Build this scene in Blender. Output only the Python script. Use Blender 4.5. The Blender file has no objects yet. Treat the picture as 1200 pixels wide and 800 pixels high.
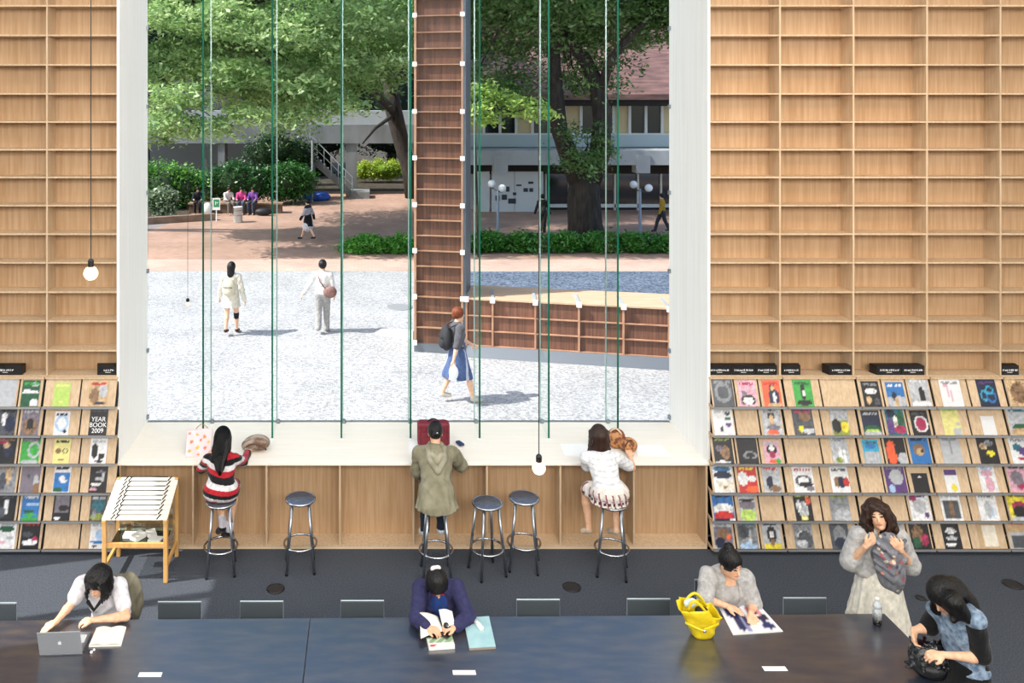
import bpy, math, random
import numpy as np
from mathutils import Vector, Matrix
R = math.radians
random.seed(7); rng = np.random.default_rng(7)
sc = bpy.context.scene
COL = sc.collection
# ------------------------------------------------------------------ camera (1200x800 frame, level, shifted lens)
F, PX, PY, EZ = 955.0, 432.0, 118.0, 5.10
cam_d = bpy.data.cameras.new('camera'); cam = bpy.data.objects.new('camera', cam_d); COL.objects.link(cam)
cam_d.sensor_width = 36; cam_d.lens = 36*F/1200
cam_d.shift_x = (600-PX)/1200; cam_d.shift_y = -(400-PY)/1200
cam.location = (0, 0, EZ); cam.rotation_euler = (R(90), 0, 0)
cam_d.clip_start = .05; cam_d.clip_end = 400
sc.camera = cam
# ------------------------------------------------------------------ sky, sun, ceiling daylight, exposure
W = bpy.data.worlds.new('sky'); sc.world = W; W.use_nodes = True
nt = W.node_tree; nt.nodes.clear()
sky = nt.nodes.new('ShaderNodeTexSky'); sky.sky_type = 'NISHITA'; sky.sun_disc = False
sky.sun_elevation = R(48); sky.sun_rotation = R(-108); sky.air_density = 1.0; sky.dust_density = 1.5
bg = nt.nodes.new('ShaderNodeBackground'); bg.inputs[1].default_value = 0.33
wo = nt.nodes.new('ShaderNodeOutputWorld')
nt.links.new(sky.outputs[0], bg.inputs[0]); nt.links.new(bg.outputs[0], wo.inputs[0])
SUN_AZ, SUN_EL = R(13.5), R(48)              # the light travels right and a little away from the camera
sd = bpy.data.lights.new('sun', 'SUN'); sd.energy = 6.4; sd.angle = R(.6); sd.color = (1, .96, .9)
sun = bpy.data.objects.new('sun', sd); COL.objects.link(sun)
dv = Vector((math.cos(SUN_EL)*math.cos(SUN_AZ), math.cos(SUN_EL)*math.sin(SUN_AZ), -math.sin(SUN_EL)))
sun.rotation_euler = dv.to_track_quat('-Z', 'Y').to_euler(); sun.location = (-20, -4, 25)
def area(name, loc, rot, sx, sy, e, col=(1, 1, 1)):
    d = bpy.data.lights.new(name, 'AREA'); d.shape = 'RECTANGLE'; d.size = sx; d.size_y = sy; d.energy = e; d.color = col
    o = bpy.data.objects.new(name, d); COL.objects.link(o); o.location = loc; o.rotation_euler = rot; return o
CEIL = 11.0
area('skylight', (1.5, 3.6, CEIL-.06), (0, 0, 0), 16, 3.2, 540, (1, .97, .93))
area('clerestory', (2, -3.85, 7.4), (R(72), 0, 0), 14, 3.5, 1950, (1, .98, .95))
sp_d = bpy.data.lights.new('warm_ceiling_spot', 'SPOT'); sp_d.energy = 420; sp_d.color = (1, .58, .25); sp_d.spot_size = R(34); sp_d.spot_blend = 1; sp_d.shadow_soft_size = .2
sp_o = bpy.data.objects.new('warm_ceiling_spot', sp_d); COL.objects.link(sp_o); sp_o.location = (4.8, 3.6, 8.8); sp_o.rotation_euler = (Vector((5.25, 9.4, 4.4))-sp_o.location).to_track_quat('-Z', 'Y').to_euler()
sc.view_settings.view_transform = 'Standard'; sc.view_settings.look = 'None'
sc.view_settings.exposure = 0.0; sc.view_settings.gamma = 1; sc.view_settings.use_curve_mapping = False
# ------------------------------------------------------------------ helpers
def lin(h):
    if not isinstance(h, str): return tuple(h)[:3]
    h = h.lstrip('#'); o = []
    for i in (0, 2, 4):
        v = int(h[i:i+2], 16)/255
        o.append(v/12.92 if v <= .04045 else ((v+.055)/1.055)**2.4)
    return tuple(o)
def P(px, py, Y): return Vector(((px-PX)*Y/F, Y, EZ-(py-PY)*Y/F))
def PZ(px, py, z):
    Y = (EZ-z)*F/(py-PY); return Vector(((px-PX)*Y/F, Y, z))
MATS = {}
def mat(name, col='#808080', rough=.6, metal=0, spec=.5, col2=None, scale=(8, 8, 8), detail=4, bump=0, bscale=None, attr=False,
        coat=0, rnd=0, emit=None, es=0, trans=0, sheen=0, ramp=(.35, .65), alpha=None):
    if name in MATS: return MATS[name]
    m = bpy.data.materials.new(name); m.use_nodes = True; n = m.node_tree.nodes; l = m.node_tree.links
    b = n['Principled BSDF']; b.inputs['Roughness'].default_value = rough; b.inputs['Metallic'].default_value = metal
    b.inputs['Specular IOR Level'].default_value = spec; b.inputs['Coat Weight'].default_value = coat
    if sheen: b.inputs['Sheen Weight'].default_value = sheen
    c = lin(col)+(1,)
    b.inputs['Base Color'].default_value = c; m.diffuse_color = c
    src = None
    tc = n.new('ShaderNodeTexCoord'); mp = n.new('ShaderNodeMapping'); l.new(tc.outputs['Object'], mp.inputs[0]); mp.inputs['Scale'].default_value = scale
    oi = n.new('ShaderNodeObjectInfo')
    if rnd:
        va = n.new('ShaderNodeVectorMath'); va.operation = 'SCALE'; cb = n.new('ShaderNodeCombineXYZ')
        for i in range(3): l.new(oi.outputs['Random'], cb.inputs[i])
        l.new(cb.outputs[0], va.inputs[0]); va.inputs['Scale'].default_value = 37.0; l.new(va.outputs[0], mp.inputs['Location'])
    if attr:
        a = n.new('ShaderNodeAttribute'); a.attribute_name = 'Col'; src = a.outputs['Color']
    if col2 is not None:
        nz = n.new('ShaderNodeTexNoise'); nz.inputs['Scale'].default_value = 1; nz.inputs['Detail'].default_value = detail
        l.new(mp.outputs[0], nz.inputs['Vector'])
        rp = n.new('ShaderNodeMapRange'); rp.inputs[1].default_value = ramp[0]; rp.inputs[2].default_value = ramp[1]; l.new(nz.outputs[0], rp.inputs[0])
        mx = n.new('ShaderNodeMix'); mx.data_type = 'RGBA'; l.new(rp.outputs[0], mx.inputs[0])
        if attr:
            mx.blend_type = 'MULTIPLY'; l.new(src, mx.inputs[6]); mx.inputs[7].default_value = lin(col2)+(1,)
        else:
            mx.inputs[6].default_value = c; mx.inputs[7].default_value = lin(col2)+(1,)
        src = mx.outputs[2]
    if rnd and src is not None:
        hs = n.new('ShaderNodeHueSaturation'); mr = n.new('ShaderNodeMapRange'); mr.inputs[3].default_value = 1-rnd; mr.inputs[4].default_value = 1+rnd
        l.new(oi.outputs['Random'], mr.inputs[0]); l.new(mr.outputs[0], hs.inputs['Value']); l.new(src, hs.inputs['Color']); src = hs.outputs[0]
    if src is not None: l.new(src, b.inputs['Base Color'])
    if bump:
        nb = n.new('ShaderNodeTexNoise'); nb.inputs['Scale'].default_value = 1; nb.inputs['Detail'].default_value = 3
        mb_ = n.new('ShaderNodeMapping'); mb_.inputs['Scale'].default_value = bscale or scale; l.new(tc.outputs['Object'], mb_.inputs[0]); l.new(mb_.outputs[0], nb.inputs['Vector'])
        bp = n.new('ShaderNodeBump'); bp.inputs['Strength'].default_value = bump; bp.inputs['Distance'].default_value = .01
        l.new(nb.outputs[0], bp.inputs['Height']); l.new(bp.outputs[0], b.inputs['Normal'])
    if emit: b.inputs['Emission Color'].default_value = lin(emit)+(1,); b.inputs['Emission Strength'].default_value = es
    if trans: b.inputs['Transmission Weight'].default_value = trans
    if alpha is not None: b.inputs['Alpha'].default_value = alpha
    MATS[name] = m; return m
def thin_glass(name, tint, refl=.0, ior=1.45, rough=.0):
    if name in MATS: return MATS[name]
    m = bpy.data.materials.new(name); m.use_nodes = True; n = m.node_tree.nodes; l = m.node_tree.links; n.clear()
    t = n.new('ShaderNodeBsdfTransparent'); t.inputs[0].default_value = tint+(1,)
    g = n.new('ShaderNodeBsdfGlossy'); g.inputs['Roughness'].default_value = rough; g.inputs[0].default_value = (.9, 1, .95, 1)
    fr = n.new('ShaderNodeFresnel'); fr.inputs[0].default_value = ior
    ad = n.new('ShaderNodeMath'); ad.operation = 'ADD'; ad.inputs[1].default_value = refl; ad.use_clamp = True; l.new(fr.outputs[0], ad.inputs[0])
    mx = n.new('ShaderNodeMixShader'); o = n.new('ShaderNodeOutputMaterial')
    l.new(ad.outputs[0], mx.inputs[0]); l.new(t.outputs[0], mx.inputs[1]); l.new(g.outputs[0], mx.inputs[2]); l.new(mx.outputs[0], o.inputs[0])
    MATS[name] = m; return m
WL = {}
def wl(o): return WL[o.name] if o is not None else Vector((0, 0, 0))
def thing(name, label, cat, loc=(0, 0, 0), rz=0, group=None):
    o = bpy.data.objects.new(name, None); COL.objects.link(o); o.location = loc; o.rotation_euler = (0, 0, rz)
    o.empty_display_size = .1
    o['label'] = label; o['category'] = cat
    if group: o['group'] = group
    WL[o.name] = Vector(loc); return o
def tag(o, label, cat, group=None, kind=None):
    o['label'] = label; o['category'] = cat
    if group: o['group'] = group
    if kind: o['kind'] = kind
    return o
def link(name, me, m, parent=None, loc=None):
    """mesh given in world coordinates relative to the root's place"""
    o = bpy.data.objects.new(name, me); COL.objects.link(o)
    if me is not None and m is not None and len(me.materials) == 0:
        for q in (m if isinstance(m, (list, tuple)) else [m]): me.materials.append(q)
    if parent is not None: o.parent = parent; WL[o.name] = wl(parent)
    else: WL[o.name] = Vector(loc or (0, 0, 0)); o.location = WL[o.name]
    if loc is not None and parent is not None: o.location = Vector(loc)
    return o
def copy_tree(o, parent=None):
    c = o.copy(); COL.objects.link(c); c.parent = parent
    for ch in o.children: copy_tree(ch, c)
    return c
class MB:
    def __init__(s): s.v = []; s.f = []; s.mi = []; s.m = 0; s.col = {}
    def add(s, vs, fs):
        b = len(s.v); s.v += [tuple(p) for p in vs]; s.f += [tuple(b+i for i in f) for f in fs]; s.mi += [s.m]*len(fs); return s
    def box(s, x0, x1, y0, y1, z0, z1):
        return s.add([(x0,y0,z0),(x1,y0,z0),(x1,y1,z0),(x0,y1,z0),(x0,y0,z1),(x1,y0,z1),(x1,y1,z1),(x0,y1,z1)],
                     [(3,2,1,0),(4,5,6,7),(0,1,5,4),(1,2,6,5),(2,3,7,6),(3,0,4,7)])
    def cbox(s, x0, x1, y0, y1, z0, z1, b=.004):      # box with chamfered vertical + horizontal edges (simple two-ring)
        vs = []; rings = [(z0, b), (z0+b, 0), (z1-b, 0), (z1, b)]
        for z, i in rings:
            c = b+i*0
            vs += [(x0+i+ (b if 1 else 0),y0+i,z),(x1-i-b,y0+i,z),(x1-i,y0+i+b,z),(x1-i,y1-i-b,z),(x1-i-b,y1-i,z),(x0+i+b,y1-i,z),(x0+i,y1-i-b,z),(x0+i,y0+i+b,z)]
        fs = []
        for k in range(3):
            for j in range(8): fs.append((k*8+j, k*8+(j+1) % 8, (k+1)*8+(j+1) % 8, (k+1)*8+j))
        fs.append(tuple(reversed(range(8)))); fs.append(tuple(range(24, 32)))
        return s.add(vs, fs)
    def hexa(s, b4, t4):                              # bottom quad, top quad
        return s.add(list(b4)+list(t4), [(3,2,1,0),(4,5,6,7),(0,1,5,4),(1,2,6,5),(2,3,7,6),(3,0,4,7)])
    def obox(s, c, ax, ay, az, hx, hy, hz):
        c = Vector(c); ax, ay, az = Vector(ax), Vector(ay), Vector(az)
        vs = [c+ax*i*hx+ay*j*hy+az*k*hz for k in (-1, 1) for i, j in ((-1,-1),(1,-1),(1,1),(-1,1))]
        return s.hexa(vs[:4], vs[4:])
    def quad(s, a, b, c, d): return s.add([a, b, c, d], [(0,1,2,3)])
    def tube(s, pts, r, n=8, cap=True):
        pts = [Vector(p) for p in pts]; rr = r if isinstance(r, (list, tuple)) else [r]*len(pts); vs = []; fs = []
        t0 = (pts[1]-pts[0]).normalized(); ref = Vector((0,0,1)) if abs(t0.z) < .9 else Vector((1,0,0)); u = t0.cross(ref).normalized()
        for i, p in enumerate(pts):
            t = ((pts[min(i+1, len(pts)-1)]-pts[max(i-1, 0)])).normalized(); u = (u-t*u.dot(t)).normalized(); w = t.cross(u)
            for k in range(n):
                a = 2*math.pi*k/n; vs.append(p+(u*math.cos(a)+w*math.sin(a))*rr[i])
        for i in range(len(pts)-1):
            for k in range(n): fs.append((i*n+k, i*n+(k+1) % n, (i+1)*n+(k+1) % n, (i+1)*n+k))
        if cap: fs.append(tuple(reversed(range(n)))); fs.append(tuple(range((len(pts)-1)*n, len(pts)*n)))
        return s.add(vs, fs)
    def ring(s, c, rad, r, n=24, m=6, z=0):
        c = Vector(c); vs = []; fs = []
        for i in range(n):
            a = 2*math.pi*i/n
            for j in range(m):
                b = 2*math.pi*j/m; q = rad+r*math.cos(b); vs.append(c+Vector((q*math.cos(a), q*math.sin(a), r*math.sin(b))))
        for i in range(n):
            for j in range(m): fs.append((i*m+j, ((i+1) % n)*m+j, ((i+1) % n)*m+(j+1) % m, i*m+(j+1) % m))
        return s.add(vs, fs)
    def lathe(s, c, prof, n=20, M=None):
        c = Vector(c); vs = []; fs = []
        for r, z in prof:
            for k in range(n):
                a = 2*math.pi*k/n; p = Vector((r*math.cos(a), r*math.sin(a), z)); vs.append(c+(M @ p if M else p))
        for i in range(len(prof)-1):
            for k in range(n): fs.append((i*n+k, i*n+(k+1) % n, (i+1)*n+(k+1) % n, (i+1)*n+k))
        fs.append(tuple(reversed(range(n)))); fs.append(tuple(range((len(prof)-1)*n, len(prof)*n)))
        return s.add(vs, fs)
    def prism(s, poly, z0, z1):
        n = len(poly); return s.add([(x, y, z0) for x, y in poly]+[(x, y, z1) for x, y in poly],
            [tuple(reversed(range(n))), tuple(range(n, 2*n))]+[(i, (i+1) % n, n+(i+1) % n, n+i) for i in range(n)])
    def mesh(s, name, off=Vector((0, 0, 0)), smooth=False, mats=None):
        me = bpy.data.meshes.new(name); me.from_pydata([(v[0]-off[0], v[1]-off[1], v[2]-off[2]) for v in s.v], [], s.f)
        for m in (mats or []): me.materials.append(m)
        me.polygons.foreach_set('material_index', s.mi)
        if smooth: me.polygons.foreach_set('use_smooth', [True]*len(s.f))
        me.update(); return me
    def build(s, name, m, parent=None, smooth=False, kind=None):
        ms = m if isinstance(m, (list, tuple)) else [m]
        o = link(name, s.mesh(name, wl(parent), smooth, ms), None, parent)
        if kind: o['kind'] = kind
        return o
def struct(name, mb_, m, smooth=False):
    o = mb_.build(name, m, None, smooth); o['kind'] = 'structure'; return o
def npmesh(name, v, f, cols=None, smooth=True):
    v = np.asarray(v, dtype=np.float32); f = np.asarray(f, dtype=np.int32); me = bpy.data.meshes.new(name)
    me.vertices.add(len(v)); me.vertices.foreach_set('co', v.ravel())
    me.loops.add(f.size); me.loops.foreach_set('vertex_index', f.ravel()); me.polygons.add(len(f))
    me.polygons.foreach_set('loop_start', np.arange(0, f.size, f.shape[1], dtype=np.int32))
    me.polygons.foreach_set('loop_total', np.full(len(f), f.shape[1], dtype=np.int32))
    me.update(calc_edges=True)
    if smooth: me.polygons.foreach_set('use_smooth', np.ones(len(f), dtype=bool))
    if cols is not None:
        a = me.color_attributes.new('Col', 'FLOAT_COLOR', 'POINT'); c = np.ones((len(v), 4), dtype=np.float32); c[:, :3] = cols; a.data.foreach_set('color', c.ravel())
    me.validate(); return me
# ------------------------------------------------------------------ materials of the room
woodS = mat('pale_wood', '#bf9f7d', .55, col2='#af8c66', scale=(34, 34, 1.6), rnd=.06, spec=.3)
woodE = mat('wood_edge', '#dcc5a8', .5, col2='#dfc3a0', scale=(3, 30, 30), spec=.3)
woodP = mat('panel_wood', '#cfb799', .55, col2='#c0a483', scale=(40, 40, 2), rnd=.05, spec=.3)
woodJ = mat('white_oiled_wood', '#faf8f4', .5, col2='#f3f0ea', scale=(30, 30, .7), spec=.3)
woodC = mat('counter_wood', '#f9f1e6', .42, col2='#f3ebdc', scale=(1.5, 40, 10), spec=.35)
carpet = mat('charcoal_carpet', '#565b64', .95, col2='#3b4048', scale=(90, 90, 90), bump=.6, spec=.1, detail=2)
plaster = mat('white_plaster', '#e9e7e2', .8, col2='#e0deda', scale=(1, 1, 1))
darkgap = mat('painted_recess_shade', '#17130f', .9)  # near-black colour paints the shade inside the racks and between their boards
steel = mat('brushed_steel', '#b8bcc0', .3, 1, col2='#9aa0a6', scale=(60, 4, 60))
galv = mat('satin_ledge_metal', '#b9bbbd', .45, .7)
chrome = mat('polished_metal', '#c6cad0', .16, 1)
black = mat('black_plastic', '#111214', .4)
white = mat('white_paint', '#f0f0ee', .5)
D, GY, SZ = 9.27, 10.45, .984
XL, XR, BW = -2.834, 3.854, .836
# ------------------------------------------------------------------ room shell
struct('floor', MB().box(-6.2, 10.2, -4.2, 9.27, -.2, 0), carpet)
struct('ceiling', MB().box(-6.2, 10.2, -4.2, 10.5, CEIL, CEIL+.2), plaster)
w = MB(); y0, y1, y2, y3, zt = 5.75, 8.36, 7.30, 7.40, 5.2          # left wall with a tall glazed opening: the sun patch
w.box(-6.2, -6, -4.2, y0, 0, CEIL).box(-6.2, -6, y1, 9.27, 0, CEIL).box(-6.2, -6, y0, y1, zt, CEIL)
struct('wall_left', w, plaster)
wn = MB().box(-6.16, -6.04, y2, y3, 0, zt).box(-6.16, -6.04, y0, y1, 0, .05)
struct('window_2', wn, steel)
struct('wall_right', MB().box(10.2, 10.4, -4.2, 10.5, 0, CEIL), plaster)
struct('wall_rear', MB().box(-6.2, 10.2, -4.4, -4.2, 0, CEIL), plaster)
HEAD = 7.6
struct('wall_front', MB().box(-6.2, XL-.03, D+.27, GY, 0, CEIL).box(XR+.03, 10.2, D+.27, GY, 0, CEIL).box(XL-.03, XR+.03, D+.02, GY, HEAD+.04, CEIL)
       .box(XL-.03, XR+.03, D+.27, GY, 0, SZ-.05), plaster)
# window surround
struct('trim_1', MB().box(XL-.03, XL, D-.005, GY, SZ, HEAD), woodJ)
struct('trim_2', MB().box(XR, XR+.03, D-.005, GY, SZ, HEAD), woodJ)
struct('trim_3', MB().box(XL-.03, XR+.03, D-.005, GY, HEAD, HEAD+.035), woodJ)
ct = thing('window_counter', 'long pale wooden counter running along the foot of the big window', 'counter', (XL, D, SZ-.03))
MB().cbox(XL-.02, XR+.02, D-.012, GY, SZ-.028, SZ, .002).build('counter_top', woodC, ct)
# the glazed wall
pane_m = thin_glass('clear_pane', (.988, .993, .99), .0, 1.04)
fin_m = thin_glass('fin_glass', (.965, .982, .975), .035, 1.0001)
fedge = mat('green_glass_edge', '#0f6a52', .5, spec=.12, col2='#0a4a3a', scale=(1, 1, 1.2))
fback = mat('pale_glass_edge', '#8fa8a4', .5, spec=.1)
alu = mat('grey_aluminium', '#8d96a0', .35, .8)
win = bpy.data.objects.new('window_1', None); COL.objects.link(win); win.location = (0, GY, SZ); win['kind'] = 'structure'; WL['window_1'] = Vector((0, GY, SZ))
FX = [-2.017+.8425*k for k in range(7)]
xs = [XL]+FX+[XR]
for a, b in zip(xs[:-1], xs[1:]): MB().box(a+.006, b-.006, GY-.006, GY+.006, SZ+.012, HEAD).build('glass_pane', pane_m, win)
MB().box(XL, XR, GY-.012, GY+.02, SZ, SZ+.012).build('bottom_rail', alu, win)
for x in FX:
    f = MB().box(x-.0085, x+.0085, 9.937, 10.43, SZ+.012, HEAD).build('glass_fin', fin_m, win)
    MB().box(x-.0105, x+.0105, 9.93, 9.937, SZ+.006, HEAD).build('fin_edge', fedge, f)
    MB().box(x-.007, x+.007, 10.431, 10.438, SZ+.006, HEAD).build('fin_back_edge', fback, f)
    MB().box(x-.03, x+.03, 9.905, 9.96, SZ, SZ+.006).build('foot_plate', white, win)
    MB().lathe((x+.02, 10.41, SZ+.03), [(.0, -.03), (.024, -.03), (.024, .012), (.014, .022), (0, .022)], 10).build('clamp_fitting', alu, win)
for z in (SZ+.05, SZ+.9, 2.9, 3.9, 5.0, 6.0):
    for x in (XL+.012, XR-.012): MB().box(x-.012, x+.012, 10.39, 10.44, z, z+.05).build('clamp_fitting', alu, win)
# ------------------------------------------------------------------ bookshelf bays
SH_Y = [-164, -130, -96, -62, -28, 5.8, 40.5, 75, 109, 142, 174.5, 207, 240, 273.5, 307, 341.5, 375.5, 410, 440]
shz = [EZ-(y-PY)*D/F for y in SH_Y]; SD = .243
ordn = ['first', 'second', 'third', 'fourth', 'fifth', 'sixth', 'seventh', 'eighth', 'ninth', 'tenth', 'eleventh']
def bay(x0, x1, label, div_left):
    t = thing('bookshelf', label, 'bookshelf', (x0, D, 0), 0, 'empty wall bookshelves')
    top = shz[0]
    MB().box(x0, x1, D+SD, D+SD+.012, 1.97, top).build('back_panel', woodS, t)
    xd = x0+.0095 if div_left else x1-.0095
    MB().box(xd-.0095, xd+.0095, D, D+SD, 1.97, top).build('side_panel', woodP, t)
    for z in shz: MB().box(x0+(.019 if div_left else 0), x1-(0 if div_left else .019), D+.002, D+SD, z-.018, z).build('shelf', woodP, t)
    return t
NR = 7
for k in range(NR):
    bay(XR+k*BW+(.03 if k == 0 else 0), XR+(k+1)*BW, f'empty pale wooden bookshelf column above the magazines, {ordn[k]} to the right of the window', False)
for k in range(4):
    bay(XL-(k+1)*BW, XL-k*BW-(.03 if k == 0 else 0), f'empty pale wooden bookshelf column above the magazines, {ordn[k]} to the left of the window', True)
# wall above the shelves
struct('wall_upper', MB().box(XR+.03, 10.2, D, D+.26, shz[0]+.01, CEIL).box(-6.2, XL-.03, D, D+.26, shz[0]+.01, CEIL), plaster)
# open bays under the counter
for k in range(8):
    x0, x1 = XL+k*BW, XL+(k+1)*BW
    t = thing('under_counter_bay', f'empty open wooden bay under the window counter, {ordn[k]} from the left', 'shelf', (x0, D, 0), 0, 'bays under the window counter')
    MB().box(x0, x1, D+SD, D+SD+.012, .05, SZ-.03).build('back_panel', woodS, t)
    MB().box(x0-(.01 if k else 0), x0+.01, D, D+SD, .05, SZ-.03).build('side_panel', woodP, t)
    if k == 7: MB().box(x1-.02, x1, D, D+SD, .05, SZ-.03).build('side_panel', woodP, t)
    MB().box(x0, x1, D, D+SD, .03, .05).build('bottom_board', woodP, t)
    MB().box(x0, x1, D+.006, D+.02, 0, .03).build('plinth', woodE, t)
# ------------------------------------------------------------------ magazine racks
LY = 9.135
LZ = [EZ-(y-PY)*LY/F for y in (478, 511.5, 545, 579, 612, 645)]
def board_pts(r): # bottom and top of a sloping display board of row r (front surface)
    zt = LZ[r-1]-.022 if r else 1.962
    return Vector((0, LY+.028, LZ[r]+.006)), Vector((0, LY+.028+ (zt-LZ[r])*.36, zt))
SLOT = {}
def rack(side, k, x0, x1, ns, label):
    t = thing('magazine_rack', label, 'magazine rack', (x0, D, 0), 0, 'sloping magazine racks')
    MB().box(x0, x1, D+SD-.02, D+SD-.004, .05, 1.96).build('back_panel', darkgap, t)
    MB().box(x0, x1, D-.03, D+.0, 1.944, 1.966).build('top_board', woodP, t)
    MB().box(x0, x0+.012, D+.05, D+SD-.02, .05, 1.94).build('side_panel', woodP, t)
    MB().box(x0+.02, x1-.02, D+.05, D+.07, 0, .05).build('plinth', darkgap, t)
    w = (x1-x0)/ns
    for r in range(6):
        b, tp = board_pts(r); d = (tp-b).normalized(); nrm = Vector((0, -d.z, d.y))
        for s in range(ns):
            a0, a1 = x0+s*w+.009, x0+(s+1)*w-.009
            q = [Vector((a0, 0, 0))+b, Vector((a1, 0, 0))+b, Vector((a1, 0, 0))+tp, Vector((a0, 0, 0))+tp]
            bk = [p-nrm*.014 for p in q]
            MB().add(q+bk, [(0,1,2,3),(7,6,5,4),(0,4,5,1),(1,5,6,2),(2,6,7,3),(3,7,4,0)]).build('display_board', woodP, t)
            m = MB(); xm = a1+.009
            SLOT[(side, k, r, s)] = ((a0+a1)/2, b, d, nrm, a1-a0)
            if s < ns-1 or True:
                e = [Vector((xm-.005, 0, 0)), Vector((xm+.005, 0, 0))]
                m.hexa([e[0]+b+nrm*.004, e[1]+b+nrm*.004, e[1]+b-nrm*.06, e[0]+b-nrm*.06], [e[0]+tp-nrm*.012, e[1]+tp-nrm*.012, e[1]+tp-nrm*.06, e[0]+tp-nrm*.06]).build('divider', darkgap, t)  # strip coloured dark for the shaded gap between boards
        l = MB().box(x0+.002, x1-.002, LY, LY+.03, LZ[r]-.006, LZ[r]).box(x0+.002, x1-.002, LY-.004, LY, LZ[r]-.012, LZ[r]+.012)
        l.build('ledge', galv, t)
        MB().hexa([(x0, LY+.03, LZ[r]-.02), (x0+.012, LY+.03, LZ[r]-.02), (x0+.012, D+.06, LZ[r]-.02), (x0, D+.06, LZ[r]-.02)],
                  [(x0, LY+.03, LZ[r]), (x0+.012, LY+.03, LZ[r]), (x0+.012, D+.06, LZ[r]+.02), (x0, D+.06, LZ[r]+.02)]).build('bracket', woodP, t)
for k, ns in enumerate((3, 2, 3, 2, 3, 2, 3)):
    rack('R', k, XR+.012+k*BW, XR+(k+1)*BW, ns, f'sloping wooden magazine rack with metal ledges, {ordn[k]} to the right of the window')
for k, ns in enumerate((2, 3, 2)):
    rack('L', k, XL-(k+1)*BW, XL-k*BW-.012, ns, f'sloping wooden magazine rack with metal ledges, {ordn[k]} to the left of the window')
# category blocks on the shelf over the racks
lett = mat('white_lettering', '#f2f2f2', .6)
blk = mat('black_sign_block', '#141416', .45)
def sign_block(px0, px1, cut, label, n):
    Y0 = D+.02; z0 = shz[-1]+.0005; x0, x1 = (px0-PX)*Y0/F, (px1-PX)*Y0/F; z1 = z0+.105
    t = thing('sign_block', label, 'sign', ((x0+x1)/2, Y0, z0), 0, 'black category blocks over the racks')
    c = .03
    pts = [(x0, Y0), (x1, Y0), (x1, Y0+.1), (x0, Y0+.1)]
    if cut < 0: pts = [(x0, Y0), (x1, Y0), (x1, Y0+.1), (x0-c, Y0+.1)]
    if cut > 0: pts = [(x0, Y0), (x1, Y0), (x1+c, Y0+.1), (x0, Y0+.1)]
    MB().prism(pts, z0, z1).build('block', blk, t)
    m = MB(); rr = random.Random(n); w = x1-x0; x = x0+w*(.12 if n > 3 else .3); xe = x1-w*(.1 if n > 3 else .3); i = 0
    while x < xe:
        cw = .014+rr.random()*.008; h0 = rr.random()*.008
        m.box(x, x+cw*.4, Y0-.0015, Y0, z0+.045, z0+.068-h0); m.box(x, x+cw, Y0-.0015, Y0, z0+.045+rr.random()*.015, z0+.053+rr.random()*.012)
        x += cw+.004
    m.box((x0+x1)/2-.03, (x0+x1)/2+.03, Y0-.0015, Y0, z0+.028, z0+.033)
    m.build('lettering', lett, t)
for i, (a, b, cc, lb, n) in enumerate([
    (-14, 26, 0, 'black category block at the far left end of the shelf over the left racks', 3), (114, 139, -1, 'black category block on the shelf over the left racks, beside the window', 2),
    (829.5, 857, 0, 'black category block, first of the three side by side just right of the window', 8), (857.5, 885, 0, 'black category block, middle of the three side by side just right of the window', 7), (885.5, 910, 1, 'black category block, last of the three side by side just right of the window', 5),
    (916.5, 938, 1, 'black category block at the left end of the second bay right of the window', 6), (972, 998, -1, 'black category block at the right end of the second bay right of the window', 6),
    (1028, 1056, -1, 'left one of the two joined black category blocks over the third right rack', 4), (1056.5, 1083, 0, 'right one of the two joined black category blocks over the third right rack', 9),
    (1172.5, 1194, 1, 'black category block at the far right end of the shelf over the right racks', 5)]): sign_block(a, b, cc, lb, n)
# ------------------------------------------------------------------ magazines: cover print painted from a spec
CN = dict(w='#e9e9ea', k='#1c1c20', g='#8a8d92', l='#b9bcc1', d='#4b4f56', b='#2f74b8', n='#1b2440', c='#35a6c9', r='#c4302e', o='#f2643a', y='#ecd83a',
          G='#3fa545', D='#1f5a3c', p='#5b3b7a', P='#dba7b8', t='#c9a97f', T='#8a6a4d', L='#b7d46b', Y='#e6de8e', s='#a9c6e6', m='#a82a55', e='#efe6d5', q='#2f6f80', u='#8f9a4a', v='#7d7480')
GX, GZ = 15, 20
gu, gv = np.meshgrid(np.linspace(0, 1, GX), np.linspace(0, 1, GZ)); gu = gu.ravel(); gv = gv.ravel()
cover_m = mat('printed_cover', '#ffffff', .35, attr=True, coat=.2)
page_m = mat('paper_edge', '#ece9e0', .7)
def cover_cols(base, title, blobs, noise, seed):
    r = np.random.default_rng(seed); c = np.tile(np.array(lin(CN[base])), (gu.size, 1))
    for bl in blobs.split(';'):
        if not bl: continue
        x, y, rx, ry, cc = bl.split(','); x, y, rx, ry = float(x), float(y), float(rx), float(ry)
        kind = cc[1:] ; cc = cc[0]
        if kind == 'x': mk = (abs(gu-x) < rx) & (abs(gv-y) < ry)
        elif kind == 'o': d = ((gu-x)/rx)**2+((gv-y)/ry)**2; mk = (d < 1) & (d > .45)
        else: mk = ((gu-x)/rx)**2+((gv-y)/ry)**2 < 1
        c[mk] = lin(CN[cc])
    if title:
        mk = (abs(gv-.89) < .05) & (gu > .08) & (gu < .92) & (r.random(gu.size) > .22); c[mk] = lin(CN[title])
    if noise:
        a = r.random((GZ, GX)); a = (a+np.roll(a, 1, 0)+np.roll(a, 1, 1))/3; c = c*(1+noise*(a.ravel()[:, None]-.5)*2.2)
    return np.clip(c*.86, .003, .9)
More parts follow.
